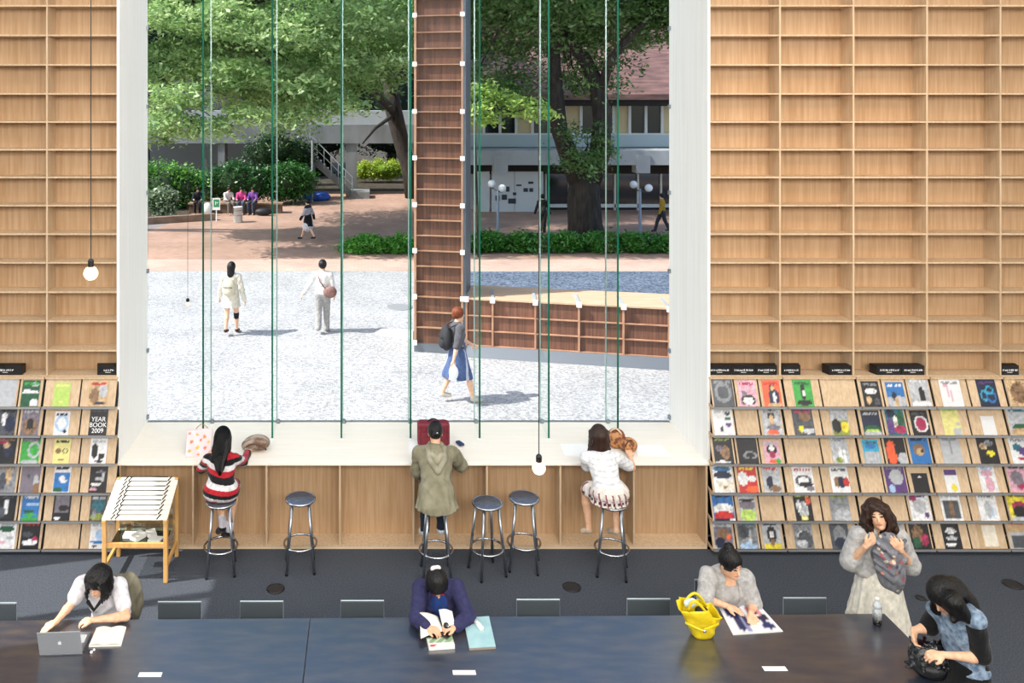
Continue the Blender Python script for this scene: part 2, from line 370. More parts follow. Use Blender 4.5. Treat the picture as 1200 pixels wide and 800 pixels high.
def magazine(key, spec, place):
    lab, base, title, blobs, noise, wd, ht = spec
    xc, b, d, n, w = SLOT[key]
    wd = min(wd, w-.012); x0 = xc-wd/2; bb = b+n*.002+Vector((0, 0, .0)); th = .007
    org = Vector((xc, bb.y, bb.z))
    lab = lab+', '+place
    while len(lab.split()) > 16: lab = lab.replace(' magazine', '', 1) if ' magazine' in lab and lab.count(' racks') and 'of the' not in lab.split(',')[0] else lab.replace(' of the', '', 1) if ' of the' in lab else lab.replace(' a ', ' ', 1)
    o0 = thing('magazine', lab, 'magazine', org, 0, 'magazines on the sloping racks')
    v = np.zeros((gu.size, 3)); o = bb+n*th
    v[:, 0] = x0+gu*wd-org.x
    v[:, 1] = o.y+d.y*gv*ht-org.y; v[:, 2] = o.z+d.z*gv*ht-org.z
    f = [(j*GX+i, j*GX+i+1, (j+1)*GX+i+1, (j+1)*GX+i) for j in range(GZ-1) for i in range(GX-1)]
    me = npmesh('cover', v, f, cover_cols(base, title, blobs, noise, hash_(lab)), False); link('cover', me, cover_m, o0)
    q = [Vector((x0, 0, 0))+bb, Vector((x0+wd, 0, 0))+bb, Vector((x0+wd, 0, 0))+bb+d*ht, Vector((x0, 0, 0))+bb+d*ht]; t = [p+n*(th-.0006) for p in q]
    MB().add(q+t, [(0,3,2,1),(4,5,6,7),(0,1,5,4),(1,2,6,5),(2,3,7,6),(3,0,4,7)]).build('pages', page_m, o0)
def hash_(s):
    h = 0
    for ch in s: h = (h*131+ord(ch)) % 1000003
    return h
rown = ['top row', 'second row', 'third row', 'fourth row', 'fifth row', 'bottom row']
# label | base | title | blobs | noise | width | height ; '-' = empty slot
RIGHT = [
 ['dark grey magazine with a faint swirl|d|g|.5,.5,.4,.35,go|.3|.235|.3', 'pink magazine with a crowd of small figures|P|m|.5,.25,.42,.2,k;.5,.22,.3,.14,w;.3,.5,.15,.1,v|.5|.2|.28', 'magazine cover of a seated person in a blue jacket on red|o|r|.6,.35,.3,.35,n;.62,.35,.1,.2,w;.55,.75,.16,.16,k;.55,.7,.1,.1,t;.6,.06,.4,.08,t|.3|.2|.28', 'bright green magazine with a figure on a board|G|D|.5,.55,.14,.3,k;.52,.5,.08,.12,w;.5,.14,.42,.1,k|.3|.21|.285', '-',
  'dark magazine cover packed with big white letters and gold|k|g|.5,.6,.35,.12,w;.3,.25,.15,.15,t;.75,.2,.15,.15,d|.8|.2|.27', 'blue magazine with a small figure by the sea|b|w|.5,.2,.6,.25,l;.4,.42,.12,.2,n;.5,.2,.12,.2,t|.3|.2|.26', 'tall pale magazine with a dark standing figure|l|w|.6,.35,.16,.32,k;.5,.1,.5,.1,w|.4|.22|.32',
  'white magazine with a thin pink line drawing|w|g|.35,.6,.06,.28,P;.5,.4,.05,.2,P;.25,.75,.1,.06,P|.1|.235|.29', 'navy magazine with glowing blue rings|n|p|.3,.4,.2,.2,co;.65,.35,.26,.22,bo;.6,.6,.2,.16,co|.2|.22|.29', 'tan magazine dotted with small sketches|t||.5,.5,.4,.4,T|.9|.24|.29'],
 ['white magazine with small coloured pictures|w|l|.75,.8,.12,.1,k;.75,.6,.2,.04,D;.75,.38,.16,.08,p;.4,.22,.1,.1,n|.2|.225|.285', '-', 'pale magazine with a woman with long dark hair|l|g|.5,.75,.2,.22,k;.5,.55,.12,.2,t;.55,.28,.35,.1,v;.5,.1,.35,.08,o|.5|.215|.285', 'grey magazine with a pink title and a round yellow spot|d|m|.6,.7,.28,.2,T;.35,.22,.14,.12,y;.7,.15,.3,.1,l|.6|.23|.285', 'magazine half grey and half mustard with a spotted shape|l||.5,.25,.5,.32,ux;.3,.35,.28,.25,k;.75,.3,.25,.2,y|.5|.2|.28',
  'magazine with a green field under a dark blue sky|n|l|.5,.22,.5,.18,D;.5,.16,.4,.08,L;.5,.03,.5,.08,lx|.4|.205|.26', 'crowded dark magazine of plants and a pale figure|q||.5,.4,.14,.3,e;.2,.3,.2,.3,p;.8,.6,.2,.3,D;.3,.8,.25,.15,n;.7,.2,.3,.15,m|.9|.21|.29', 'black magazine with a large round red flower|k|d|.55,.45,.38,.34,w;.55,.45,.3,.27,m|.2|.2|.26',
  'pale yellow green magazine|Y|L|.75,.1,.25,.16,l;.85,.4,.1,.06,l|.2|.2|.3', 'small blank white booklet|w||.5,.5,.1,.1,w|.05|.15|.2', 'pale magazine with a green hill drawing|l|q|.55,.28,.42,.14,D;.5,.1,.5,.14,t|.4|.24|.3'],
 ['dark magazine with a crowd scene and olive top|k|u|.6,.4,.25,.25,T;.3,.55,.2,.12,v;.4,.06,.4,.05,w|.8|.215|.29', 'black magazine with a thin white line drawing|k||.6,.3,.35,.14,go|.15|.225|.29', 'pink and white magazine with a dark haired figure|P|l|.5,.62,.35,.2,k;.5,.66,.16,.16,w;.5,.4,.2,.15,m;.5,.1,.25,.1,o;.8,.1,.15,.12,G|.3|.18|.24', '-', 'pale grey magazine with washed out figures|l|g|.5,.3,.1,.3,w;.75,.25,.08,.25,w;.4,.12,.2,.12,u|.5|.19|.285',
  'magazine of a turquoise sky over pale ground|c|q|.5,.2,.5,.28,lx;.5,.72,.35,.1,b|.4|.18|.25', 'black magazine with an orange dragon shape and grey corner|k||.3,.4,.26,.45,o;.55,.5,.1,.2,k;.85,.15,.3,.25,l|.3|.225|.285', 'bright blue magazine with a brown animal face|b|n|.45,.5,.3,.22,T;.5,.42,.2,.14,t;.6,.45,.08,.06,k|.2|.22|.29',
  'plain light grey magazine with small figure|l|g|.5,.6,.06,.25,g|.15|.215|.29', 'dark speckled magazine with yellow and white dots|k||.6,.35,.2,.1,y;.3,.6,.2,.1,t;.6,.7,.25,.1,g|1|.22|.3', 'white magazine with a green and violet flower drawing|w|g|.4,.6,.26,.14,q;.7,.45,.25,.14,p;.6,.2,.25,.06,m|.2|.2|.28'],
 ['magazine cover of a blue hall with a pale round table|w|q|.5,.85,.45,.12,b;.5,.62,.45,.14,n;.55,.25,.45,.22,e;.55,.2,.1,.06,T|.5|.22|.29', 'red and orange magazine with white panels|r|y|.25,.5,.28,.25,w;.75,.5,.22,.12,w;.7,.12,.35,.14,o|.3|.21|.285', 'pale magazine with a red title and two people in navy|l|r|.4,.35,.22,.26,n;.7,.4,.2,.26,l;.65,.15,.3,.12,T|.4|.2|.28', 'white magazine with a red title and a curled dark shape|w|r|.5,.45,.4,.22,do;.6,.3,.35,.1,k;.8,.15,.2,.1,v|.3|.23|.27', 'white magazine with navy and red square picture|w|d|.35,.4,.2,.2,T;.58,.4,.2,.22,n;.85,.4,.16,.18,r|.2|.205|.27',
  '-', 'purple magazine with a round silver disc|p|v|.55,.55,.34,.28,l;.25,.12,.16,.16,s|.2|.225|.29', 'small plain black booklet with one white dot|k||.5,.8,.08,.06,w|.05|.18|.2',
  'narrow white booklet with violet top and yellow spot|w||.5,.88,.5,.13,px;.6,.22,.2,.18,y|.1|.15|.235', 'pale magazine with faint pink letters|w|s|.5,.7,.35,.12,P;.55,.3,.25,.3,P|.3|.19|.285', 'dusty pink magazine with darker lettering|P|d|.5,.4,.2,.3,m;.4,.5,.3,.25,v|.4|.24|.3'],
 ['magazine of red tents under a blue sky|b|n|.5,.4,.5,.2,w;.5,.17,.5,.17,r;.5,.03,.5,.06,n;.9,.02,.2,.05,w|.6|.235|.29', 'magazine of a lime meadow with grey top|l||.5,.2,.5,.24,L;.5,.55,.5,.18,v;.5,.72,.5,.04,k|.5|.185|.29', '-', 'dark magazine with a lime title and black white photo|k|L|.5,.35,.25,.3,l;.25,.5,.14,.2,w;.8,.7,.15,.15,o;.5,.1,.2,.1,Y|.9|.2|.3', 'grey green magazine with a pale round bush|g|u|.6,.15,.45,.28,l|.5|.22|.285',
  '-', '-', 'pale violet magazine with a printed grid of names|w|p|.2,.8,.2,.12,m;.5,.5,.35,.25,l;.8,.2,.12,.1,p|.4|.225|.29', 
  'white magazine with a dark photo of trees|w|l|.5,.4,.36,.3,dx;.5,.4,.12,.3,T|.4|.225|.29', 'pale bluish white magazine|w|g|.5,.4,.2,.3,l;.7,.3,.06,.2,s|.3|.215|.285', 'loud yellow black and red magazine|y|k|.5,.5,.35,.16,m;.5,.3,.35,.2,k;.5,.05,.5,.1,lx|.6|.24|.3'],
 ['grey magazine with an orange edged dark picture|l|g|.5,.42,.48,.35,vx;.5,.5,.3,.2,T;.3,.2,.25,.2,n;.8,.4,.1,.1,o|.6|.215|.29', 'grey green magazine of misty buildings|g|q|.6,.4,.1,.3,l;.5,.1,.45,.12,s;.3,.6,.3,.25,d|.7|.22|.29', 'magazine of a dark figure above a yellow strip|l|n|.5,.5,.26,.3,k;.5,.5,.12,.12,w;.5,.08,.5,.09,yx;.5,.22,.12,.14,T|.4|.205|.29', 'grey blue magazine of a skyline|g|d|.4,.4,.2,.2,w;.6,.3,.4,.3,d;.4,.15,.3,.15,l|.7|.21|.3', 'dark slate magazine with a faint portrait|d|k|.5,.45,.35,.35,g;.5,.2,.35,.2,n|.5|.21|.29',
  '-', 'light magazine partly hidden behind the standing woman|l|g||.3|.2|.28', 'dark magazine patterned in brown and violet|k|v|.4,.5,.3,.3,T;.7,.3,.2,.2,m;.3,.2,.2,.2,D|.8|.22|.3',
  'black and white magazine of dense patterns|k||.5,.6,.3,.1,w;.5,.35,.3,.08,l;.4,.15,.3,.06,w|1|.2|.3', 'cream magazine with a red title strip|t||.5,.93,.42,.06,rx;.6,.45,.35,.35,ex|.15|.22|.29', 'tan magazine with red letters and a grey photo|t|r|.5,.25,.5,.28,lx;.5,.25,.4,.2,dx;.9,.4,.1,.1,y|.3|.24|.3'],
]
LEFT = [   # order: bay two (slots 1,2), bay one (slots 0,1)
 ['plain pale grey magazine|l||.5,.5,.1,.1,l|.15|.225|.31', 'green magazine with white waterfall shapes|D|G|.7,.85,.25,.1,l;.5,.55,.5,.05,w;.75,.15,.25,.14,w;.3,.6,.2,.06,w|.4|.2|.28', 'lime green booklet|L|Y|.5,.2,.1,.05,Y|.15|.185|.255', 'magazine of brown and pale collage with red top|t|r|.3,.4,.25,.3,T;.75,.6,.22,.25,l;.6,.12,.3,.06,n|.5|.215|.28'],
 ['dark grey magazine with pale figure|d|k|.4,.6,.15,.25,w;.7,.4,.25,.3,n|.6|.22|.29', 'grey brown magazine of a group portrait|v|l|.5,.3,.4,.3,T;.5,.4,.2,.2,k|.7|.2|.285', 'pale blue white booklet|w|n|.5,.5,.45,.35,s;.5,.5,.3,.25,w;.75,.15,.12,.08,k|.2|.17|.25', 'black magazine with a white chequer of letters|k||.5,.95,.5,.06,dx|.5|.205|.285'],
 ['dark magazine with a blond figure in navy|k|T|.6,.5,.2,.25,n;.5,.65,.15,.12,t;.3,.85,.3,.14,m|.7|.22|.29', 'magazine of a grey road curving through green|G|v|.5,.92,.5,.12,dx;.3,.5,.3,.3,G;.7,.5,.35,.3,lo;.5,.05,.5,.08,l|.3|.21|.285', 'cream booklet with two round drawings|Y|k|.28,.5,.18,.12,T;.72,.5,.18,.12,ko;.5,.15,.2,.04,T|.1|.185|.265', 'white magazine with black brush shapes|w|l|.3,.5,.2,.3,k;.6,.45,.12,.1,w;.7,.3,.2,.12,k;.6,.1,.25,.06,k|.3|.19|.265'],
 ['grey magazine with a gold figure|g|T|.6,.6,.14,.3,t;.3,.4,.22,.3,d|.5|.22|.29', 'slate magazine with a pale profile|v||.8,.35,.14,.3,l;.85,.15,.18,.2,T;.4,.6,.1,.08,d|.2|.215|.285', 'magazine with blue sea picture and white swimmer|w|k|.5,.35,.48,.34,bx;.5,.5,.15,.12,w;.6,.4,.2,.06,w;.3,.1,.3,.08,D|.3|.19|.29', 'black magazine with crossed white stripes|k||.6,.5,.3,.05,l;.4,.3,.3,.05,w;.25,.12,.2,.06,P;.75,.6,.08,.2,l;.6,.75,.3,.04,v|.6|.2|.285'],
 ['black magazine with a white vase shape|k|d|.5,.5,.14,.28,w;.3,.3,.2,.2,d|.4|.22|.28', 'magazine of green striped hills under blue sky|b|w|.4,.35,.35,.05,D;.5,.22,.4,.05,G;.5,.06,.5,.1,G;.6,.6,.4,.06,s|.3|.2|.275', 'black magazine with a grey sea picture|k|g|.5,.6,.4,.3,vx;.6,.45,.3,.1,k;.3,.08,.3,.03,w|.3|.2|.285', 'grey magazine with yellow green lower picture|d|l|.5,.14,.45,.14,u;.5,.6,.4,.25,q;.3,.3,.1,.2,g|.6|.185|.265'],
 ['white magazine with a green hill and pink letters|w|l|.5,.72,.4,.12,D;.3,.25,.2,.06,P;.7,.4,.2,.06,l|.3|.215|.28', 'dark magazine of a busy street with white cars|k|r|.5,.22,.4,.1,w;.75,.35,.16,.08,m;.3,.5,.3,.1,d|.8|.21|.285', '-', 'pale lavender magazine|w|l|.5,.25,.45,.05,b;.3,.1,.15,.05,k;.6,.5,.3,.2,s|.2|.19|.275'],
]
COLS = [(0,0),(0,1),(0,2),(1,0),(1,1),(2,0),(2,1),(2,2),(3,0),(3,1),(4,0)]
for r in range(6):
    for ci, sp in enumerate(RIGHT[r]):
        if sp == '-': continue
        a = sp.split('|'); k, s = COLS[ci]
        magazine(('R', k, r, s), (a[0], a[1], a[2], a[3], float(a[4]), float(a[5]), float(a[6])), f'{rown[r]} of the right racks')
    for ci, sp in enumerate(LEFT[r]):
        if sp == '-': continue
        a = sp.split('|'); k, s = [(1,1),(1,2),(0,0),(0,1)][ci]
        magazine(('L', k, r, s), (a[0], a[1], a[2], a[3], float(a[4]), float(a[5]), float(a[6])), f'{rown[r]} of the left racks')

def text_on(txt, pos, right, up, size, m, parent, name='lettering'):
    cu = bpy.data.curves.new(name, 'FONT'); cu.body = txt; cu.size = size; cu.align_x = 'CENTER'; cu.align_y = 'CENTER'; cu.extrude = .0003; cu.materials.append(m)
    tmp = bpy.data.objects.new('tmp', cu); me = bpy.data.meshes.new_from_object(tmp); bpy.data.objects.remove(tmp); me.materials.clear(); me.materials.append(m)
    o = bpy.data.objects.new(name, me); COL.objects.link(o); n = right.cross(up); M_ = Matrix((right, up, n)).transposed().to_4x4(); o.parent = parent; M_.translation = pos-wl(parent); o.matrix_local = M_; return o
for ob in list(bpy.data.objects):
    if ob.get('label', '').startswith('black magazine with a white chequer'):
        xc, b, d, n, w = SLOT[('L', 0, 1, 1)]
        for i, tx_ in enumerate(('YEAR', 'BOOK', '2009')): text_on(tx_, Vector((xc, 0, 0))+b+d*(.165-.06*i)+n*.011, Vector((1, 0, 0)), d, .068, lett, ob)
# ------------------------------------------------------------------ outside: ground
def gravel_mat(name, a, b, c, sc_=28):
    m = bpy.data.materials.new(name); m.use_nodes = True; n = m.node_tree.nodes; l = m.node_tree.links; p = n['Principled BSDF']
    p.inputs['Roughness'].default_value = .9; p.inputs['Specular IOR Level'].default_value = .15
    g = n.new('ShaderNodeNewGeometry'); v = n.new('ShaderNodeTexVoronoi'); v.inputs['Scale'].default_value = sc_; l.new(g.outputs['Position'], v.inputs['Vector'])
    r = n.new('ShaderNodeValToRGB'); r.color_ramp.elements[0].color = lin(a)+(1,); r.color_ramp.elements[0].position = .12; r.color_ramp.elements[1].color = lin(c)+(1,); r.color_ramp.elements[1].position = .9
    e = r.color_ramp.elements.new(.4); e.color = lin(b)+(1,)
    sp = n.new('ShaderNodeSeparateColor'); l.new(v.outputs['Color'], sp.inputs[0]); l.new(sp.outputs[0], r.inputs[0])
    nz = n.new('ShaderNodeTexNoise'); nz.inputs['Scale'].default_value = .8; nz.inputs['Detail'].default_value = 5; l.new(g.outputs['Position'], nz.inputs['Vector'])
    mr = n.new('ShaderNodeMapRange'); mr.inputs[1].default_value = .3; mr.inputs[2].default_value = .7; mr.inputs[3].default_value = .88; mr.inputs[4].default_value = 1.08; l.new(nz.outputs[0], mr.inputs[0])
    hs = n.new('ShaderNodeHueSaturation'); l.new(r.outputs[0], hs.inputs['Color']); l.new(mr.outputs[0], hs.inputs['Value']); l.new(hs.outputs[0], p.inputs['Base Color'])
    bp = n.new('ShaderNodeBump'); bp.inputs['Strength'].default_value = .5; bp.inputs['Distance'].default_value = .02; l.new(v.outputs['Distance'], bp.inputs['Height']); l.new(bp.outputs[0], p.inputs['Normal'])
    m.diffuse_color = lin(b)+(1,); return m
grav = gravel_mat('pale_gravel', '#929496', '#a8a9aa', '#b9b9b7', 26)
slate = gravel_mat('shade_painted_gravel', '#434f60', '#5a6779', '#7b8695', 20)  # court gravel in a darker blue grey, shade put into the colour
def brick_mat(name, a, b, mort, s=1.0):
    m = bpy.data.materials.new(name); m.use_nodes = True; n = m.node_tree.nodes; l = m.node_tree.links; p = n['Principled BSDF']; p.inputs['Roughness'].default_value = .9
    g = n.new('ShaderNodeNewGeometry'); t = n.new('ShaderNodeTexBrick'); t.inputs['Scale'].default_value = s; t.inputs['Brick Width'].default_value = .22; t.inputs['Row Height'].default_value = .11; t.inputs['Mortar Size'].default_value = .006
    t.inputs['Color1'].default_value = lin(a)+(1,); t.inputs['Color2'].default_value = lin(b)+(1,); t.inputs['Mortar'].default_value = lin(mort)+(1,); l.new(g.outputs['Position'], t.inputs['Vector'])
    nz = n.new('ShaderNodeTexNoise'); nz.inputs['Scale'].default_value = .5; nz.inputs['Detail'].default_value = 6; l.new(g.outputs['Position'], nz.inputs['Vector'])
    mr = n.new('ShaderNodeMapRange'); mr.inputs[1].default_value = .3; mr.inputs[2].default_value = .7; mr.inputs[3].default_value = .8; mr.inputs[4].default_value = 1.1; l.new(nz.outputs[0], mr.inputs[0])
    hs = n.new('ShaderNodeHueSaturation'); l.new(t.outputs[0], hs.inputs['Color']); l.new(mr.outputs[0], hs.inputs['Value']); l.new(hs.outputs[0], p.inputs['Base Color']); m.diffuse_color = lin(a)+(1,); return m
brickp = brick_mat('pinkish_paving', '#b59583', '#a58471', '#937766')
paleb = brick_mat('pale_pink_paving', '#c8ad9e', '#bfa292', '#b09584')
asphalt = mat('grey_path', '#8d8784', .95, col2='#7b7573', scale=(1, 1, 1), detail=8)
concrete = mat('grey_concrete', '#86898a', .9, col2='#6f7373', scale=(1.2, 1.2, .5), detail=7)
conc_light = mat('light_concrete', '#a9aeb0', .9, col2='#979c9f', scale=(1, 1, .5), detail=6)
soil = mat('dark_soil', '#4a4034', 1, col2='#36301f', scale=(2, 2, 2))
gb = struct('ground', MB().box(-60, 60, GY, 110, -.3, -.02), soil)
struct('gravel_court', MB().prism([(-22, GY), (30, GY), (30, 24.4), (-22, 24.4)], -.02, 0), grav)
struct('painted_shade_band', MB().prism([(2.0, 21.4), (30, 20.6), (30, 24.4), (2.0, 24.3)], 0, .006), slate)  # strip laid over the court; its dark tone is painted shade
struct('pale_paving_strip', MB().prism([(-22, 24.4), (30, 24.4), (30, 26.2), (-22, 26.2)], -.02, .004), paleb)
struct('paving', MB().prism([(-9.5, 26.2), (30, 26.2), (30, 46), (-8.0, 46), (-8.0, 36.0)], -.02, .002), brickp)
struct('side_path', MB().prism([(-22, 26.2), (-9.5, 26.2), (-8.0, 36), (-22, 33)], -.02, .001), asphalt)
kb = MB().obox((-9.3, 33.6, .14), (math.cos(.45), math.sin(.45), 0), (-math.sin(.45), math.cos(.45), 0), (0,0,1), 3.0, .15, .14)
struct('garden_kerb', kb, mat('kerb_stone', '#8d7566', .9, col2='#75604f', scale=(3,3,3)))
# ------------------------------------------------------------------ outdoor shelf walls behind glass (a tall one and a low one running right)
u = Vector((.979, -.205, 0)).normalized(); nv = Vector((.205, .979, 0)).normalized(); P0 = Vector((.885, 16.58, 0)); Zu = Vector((0, 0, 1))
def L(s, n, z): return P0+u*s+nv*n+Zu*z
def lbox(m, s0, s1, n0, n1, z0, z1): return m.hexa([L(s0,n0,z0), L(s1,n0,z0), L(s1,n1,z0), L(s0,n1,z0)], [L(s0,n0,z1), L(s1,n0,z1), L(s1,n1,z1), L(s0,n1,z1)])
dwood = mat('weathered_dark_wood', '#835945', .6, col2='#553c32', scale=(26, 26, 1.1), ramp=(.3, .7), rnd=.04)
dedge = mat('weathered_shelf_edge', '#bd9479', .6, col2='#a57c62', scale=(3, 3, 3))
steelg = mat('dark_steel_edge', '#5e656c', .5, .6)
kerbm = mat('grey_zinc_base', '#747b83', .5, .5)
t = thing('outdoor_shelf_wall', 'tall narrow dark brown shelf wall behind glass standing on the gravel court', 'shelf wall', L(.55, .3, 0))
S0, S1 = .04, 1.03; zt = 9.5
lbox(MB(), S0, S1, .07, 1.15, .17, zt).build('back_panel', dwood, t)
lbox(lbox(MB(), S0, S0+.045, 0, .27, .17, zt), S1-.035, S1, 0, .27, .17, zt).build('side_panel', dedge, t)
lbox(MB(), S1, S1+.06, 0, 1.15, 0, zt).build('metal_edge', steelg, t)
lbox(MB(), S0, S1, -.0, 1.15, 0, .17).build('base', kerbm, t)
shy = [402, 384, 366, 348, 330, 312, 294, 276, 258, 240, 221.5, 203.5, 185, 167, 149, 130.5, 112, 93.5, 75, 56, 37, 17.5, -2, -21, -40, -59]
clip = []
for i, y in enumerate(shy):
    z = EZ-(y-PY)*16.48/F
    if i: lbox(MB(), S0+.045, S1-.035, .0, .27, z-.02, z).build('shelf', dedge, t)
    if i % 3 == 0:
        for s in (S0+.02, S1-.005): lbox(MB(), s-.045, s+.045, -.07, -.03, z-.045, z+.045).build('glass_clip', white, t)
lbox(MB(), S0+.02, S1-.01, -.035, -.025, .22, zt).build('cover_glass', thin_glass('cover_pane', (.975, .985, .98), .0, 1.03), t)
t = thing('low_shelf_wall', 'low dark brown shelf wall with a pale wooden top running right across the gravel', 'shelf wall', L(4, .5, 0))
E1 = 8.5
lbox(MB(), S1+.07, E1, .05, 1.1, .19, 1.11).build('back_panel', dwood, t)
lbox(MB(), S1+.07, E1, .0, 1.2, 1.11, 1.14).build('top_board', mat('tan_deck', '#d3b496', .7, col2='#c4a384', scale=(2, 20, 2)), t)
m = MB()
m.hexa([L(S1+.07,-.16,0), L(E1,-.16,0), L(E1,1.1,0), L(S1+.07,1.1,0)], [L(S1+.07,-.02,.19), L(E1,-.02,.19), L(E1,1.1,.19), L(S1+.07,1.1,.19)]); m.build('sloping_base', kerbm, t)
for z in (.205, .505, .805): lbox(MB(), S1+.07, E1, 0, .27, z-.02, z+.0).build('shelf', dedge, t)
for s in [1.08+.02] + [1.62+.835*k+.0 for k in range(8)]:
    lbox(MB(), s-.018, s+.018, -.004, .27, .19, 1.11).build('divider', dedge, t)
    lbox(MB(), s-.05, s+.05, -.07, -.02, 1.08, 1.18).build('glass_clip', white, t)
    d = MB(); d.hexa([L(s-.03,-.02,1.142), L(s+.03,-.02,1.142), L(s-.02,.75,1.142), L(s-.08,.75,1.142)], [L(s-.03,-.02,1.165), L(s+.03,-.02,1.165), L(s-.02,.75,1.165), L(s-.08,.75,1.165)]); d.build('bracket', conc_light, t)
MB().lathe(PZ(468, 360, 0), [(.33, .0), (.33, .012), (.3, .018), (0, .018)], 24).build('manhole_cover', mat('cast_iron', '#a0a3a5', .6, .3), None)
mc = bpy.data.objects['manhole_cover']; tag(mc, 'round grey manhole cover set in the gravel left of the tall shelf wall', 'manhole')
sl = MB(); a, b, c_, d_ = PZ(447, 386, 0), PZ(484, 388, 0), PZ(484, 398, 0), PZ(440, 392, 0)
sl.hexa([d_, c_, b, a], [p+Vector((0,0,.03)) for p in (d_, c_, b, a)]); o = sl.build('stone_slab', mat('pale_slab', '#cfcdc8', .8), None); tag(o, 'pale flat stone slab on the gravel at the foot of the tall shelf wall', 'slab')
# ------------------------------------------------------------------ buildings
wwhite = mat('white_wall', '#b9bcba', .8, col2='#a7aaa8', scale=(.5, .5, .5)); dglass = mat('dark_window_glass', '#20262a', .08, spec=.8)
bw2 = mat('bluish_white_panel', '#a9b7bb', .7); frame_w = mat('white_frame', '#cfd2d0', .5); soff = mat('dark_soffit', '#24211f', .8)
roofm = mat('red_brown_tiles', '#80605a', .8, col2='#5a433f', scale=(1.2, 5, 5)); curtain = mat('cream_curtain', '#cbb992', .9)
YB = 38.0
def bx(px, Y=YB): return (px-PX)*Y/F
def bz(py, Y=YB): return EZ-(py-PY)*Y/F
t = thing('right_building', 'two storey white building with red brown tiled roof behind the big cherry tree', 'building', (12, YB, 0))
MB().box(bx(545), 26, YB+.3, YB+9, 0, 6.0).build('wall', wwhite, t)
MB().box(bx(640), 26, YB-.05, YB+.3, 0, bz(247)).build('sill_wall', wwhite, t)
MB().box(bx(640), 26, YB, YB+.1, bz(243), bz(239)).build('window_rail', frame_w, t)
for i, px in enumerate(range(640, 900, 27)):
    p = MB().box(bx(px)+.05, bx(px+27)-.05, YB+.12, YB+.2, bz(247), bz(203)).build('window', dglass, t)
    MB().box(bx(px)-.04, bx(px)+.04, YB, YB+.25, bz(249), bz(203)).build('mullion', frame_w, t)
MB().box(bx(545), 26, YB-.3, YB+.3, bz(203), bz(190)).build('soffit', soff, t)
MB().box(bx(540), 26, YB-2.2, YB+.2, bz(189), bz(173)).build('canopy', conc_light, t)
for px in (578, 735, 800): MB().box(bx(px)-.3, bx(px)+.3, YB-2.25, YB-1.6, bz(198, YB), bz(178)).build('beam_end', conc_light, t)
MB().box(bx(545), 26, YB-.1, YB+.3, bz(172), bz(158)).build('parapet', bw2, t)
for i, px in enumerate(range(548, 900, 19)):
    p = MB().box(bx(px)+.06, bx(px+19)-.06, YB+.1, YB+.22, bz(158), bz(124)).build('window', dglass if i % 3 else curtain, t)
    MB().box(bx(px)-.06, bx(px)+.06, YB-.02, YB+.25, bz(158), bz(124)).build('mullion', frame_w, t)
MB().box(bx(545), 26, YB-.04, YB+.2, bz(159), bz(156)).build('window_sill', frame_w, t)
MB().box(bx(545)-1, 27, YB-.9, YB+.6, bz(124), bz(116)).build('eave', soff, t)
m = MB(); ez, rz_ = bz(117), 11.5
m.hexa([(bx(545)-.6, YB-1.1, ez), (27, YB-1.1, ez), (27, YB+9, rz_), (bx(545)+3, YB+9, rz_)], [(bx(545)-.6, YB-1.1, ez+.25), (27, YB-1.1, ez+.25), (27, YB+9, rz_+.25), (bx(545)+3, YB+9, rz_+.25)]); m.build('roof', roofm, t)
m = MB().obox(Vector((6.35, YB-1.6, bz(67))), Vector((.80, 0, .6)), Vector((.0, 1, 0)), Vector((-.6, 0, .8)), 2.1, .35, .22); m.build('gable_verge', mat('pale_verge', '#b8a298', .8), t)
# poster wall
Yp = 37.4
t = thing('poster_wall', 'pale panel wall with small dark posters left of the big tree', 'wall', (bx(600, Yp), Yp, 0))
for a, b in ((557, 574), (576, 603), (603, 637)): MB().box(bx(a, Yp)+.01, bx(b, Yp)-.01, Yp, Yp+.15, 0, bz(201, Yp)).build('panel', mat('pale_panel', '#c3c9cc', .7), t)
pd = mat('dark_poster', '#30333a', .6)
for x, y, w, h in ((583, 232, 2.5, 3), (591, 231, 3, 3), (600, 235.5, 4.5, 3), (595, 221.5, 2, 3), (616, 222.5, 2.6, 2.2), (622.5, 222.5, 2.2, 2.2), (608, 217, 3, 1), (603, 227, 2, 1.6), (622, 214, 3, 1.4)):
    MB().box(bx(x-w, Yp), bx(x+w, Yp), Yp-.02, Yp, bz(y+h, Yp), bz(y-h, Yp)).build('poster', pd, t)
# concrete walkway with stair on the left
YC = 44.0
t = thing('concrete_walkway', 'raised grey concrete walkway with pillars behind the trees', 'building', (-2, YC, 0))
MB().box(bx(150, YC), bx(548, YC), YC, YC+2.5, bz(168, YC), bz(146, YC)).build('parapet', concrete, t)
MB().box(bx(150, YC), bx(548, YC), YC+.2, YC+2.6, bz(146, YC), bz(129, YC+4)).build('roof_slab', conc_light, t)
for a, b in ((405, 418), (478, 492), (255, 263), (150, 170), (330, 338)): MB().box(bx(a, YC), bx(b, YC), YC+.1, YC+1, 0, bz(168, YC)).build('pillar', concrete, t)
MB().box(-25, bx(300, YC+5), YC+4, YC+5, 0, 6.5).build('rear_wall', mat('dim_wall', '#4e5254', .9), t)
t = thing('outdoor_stair', 'grey concrete outdoor stair with metal railing', 'stair', (bx(390, 43), 43, 0))
Ys = 42.6; m = MB(); n_ = 14
xa, za, xb, zb = bx(413, Ys), 0.0, bx(355, Ys), bz(172, Ys)
for i in range(n_):
    xx0 = xa+(xb-xa)*i/n_; xx1 = xa+(xb-xa)*(i+1)/n_; z = za+(zb-za)*(i+1)/n_
    MB().box(min(xx0, xx1), max(xx0, xx1), Ys+.06, Ys+1.1, z-.18, z).build('step', conc_light, t)
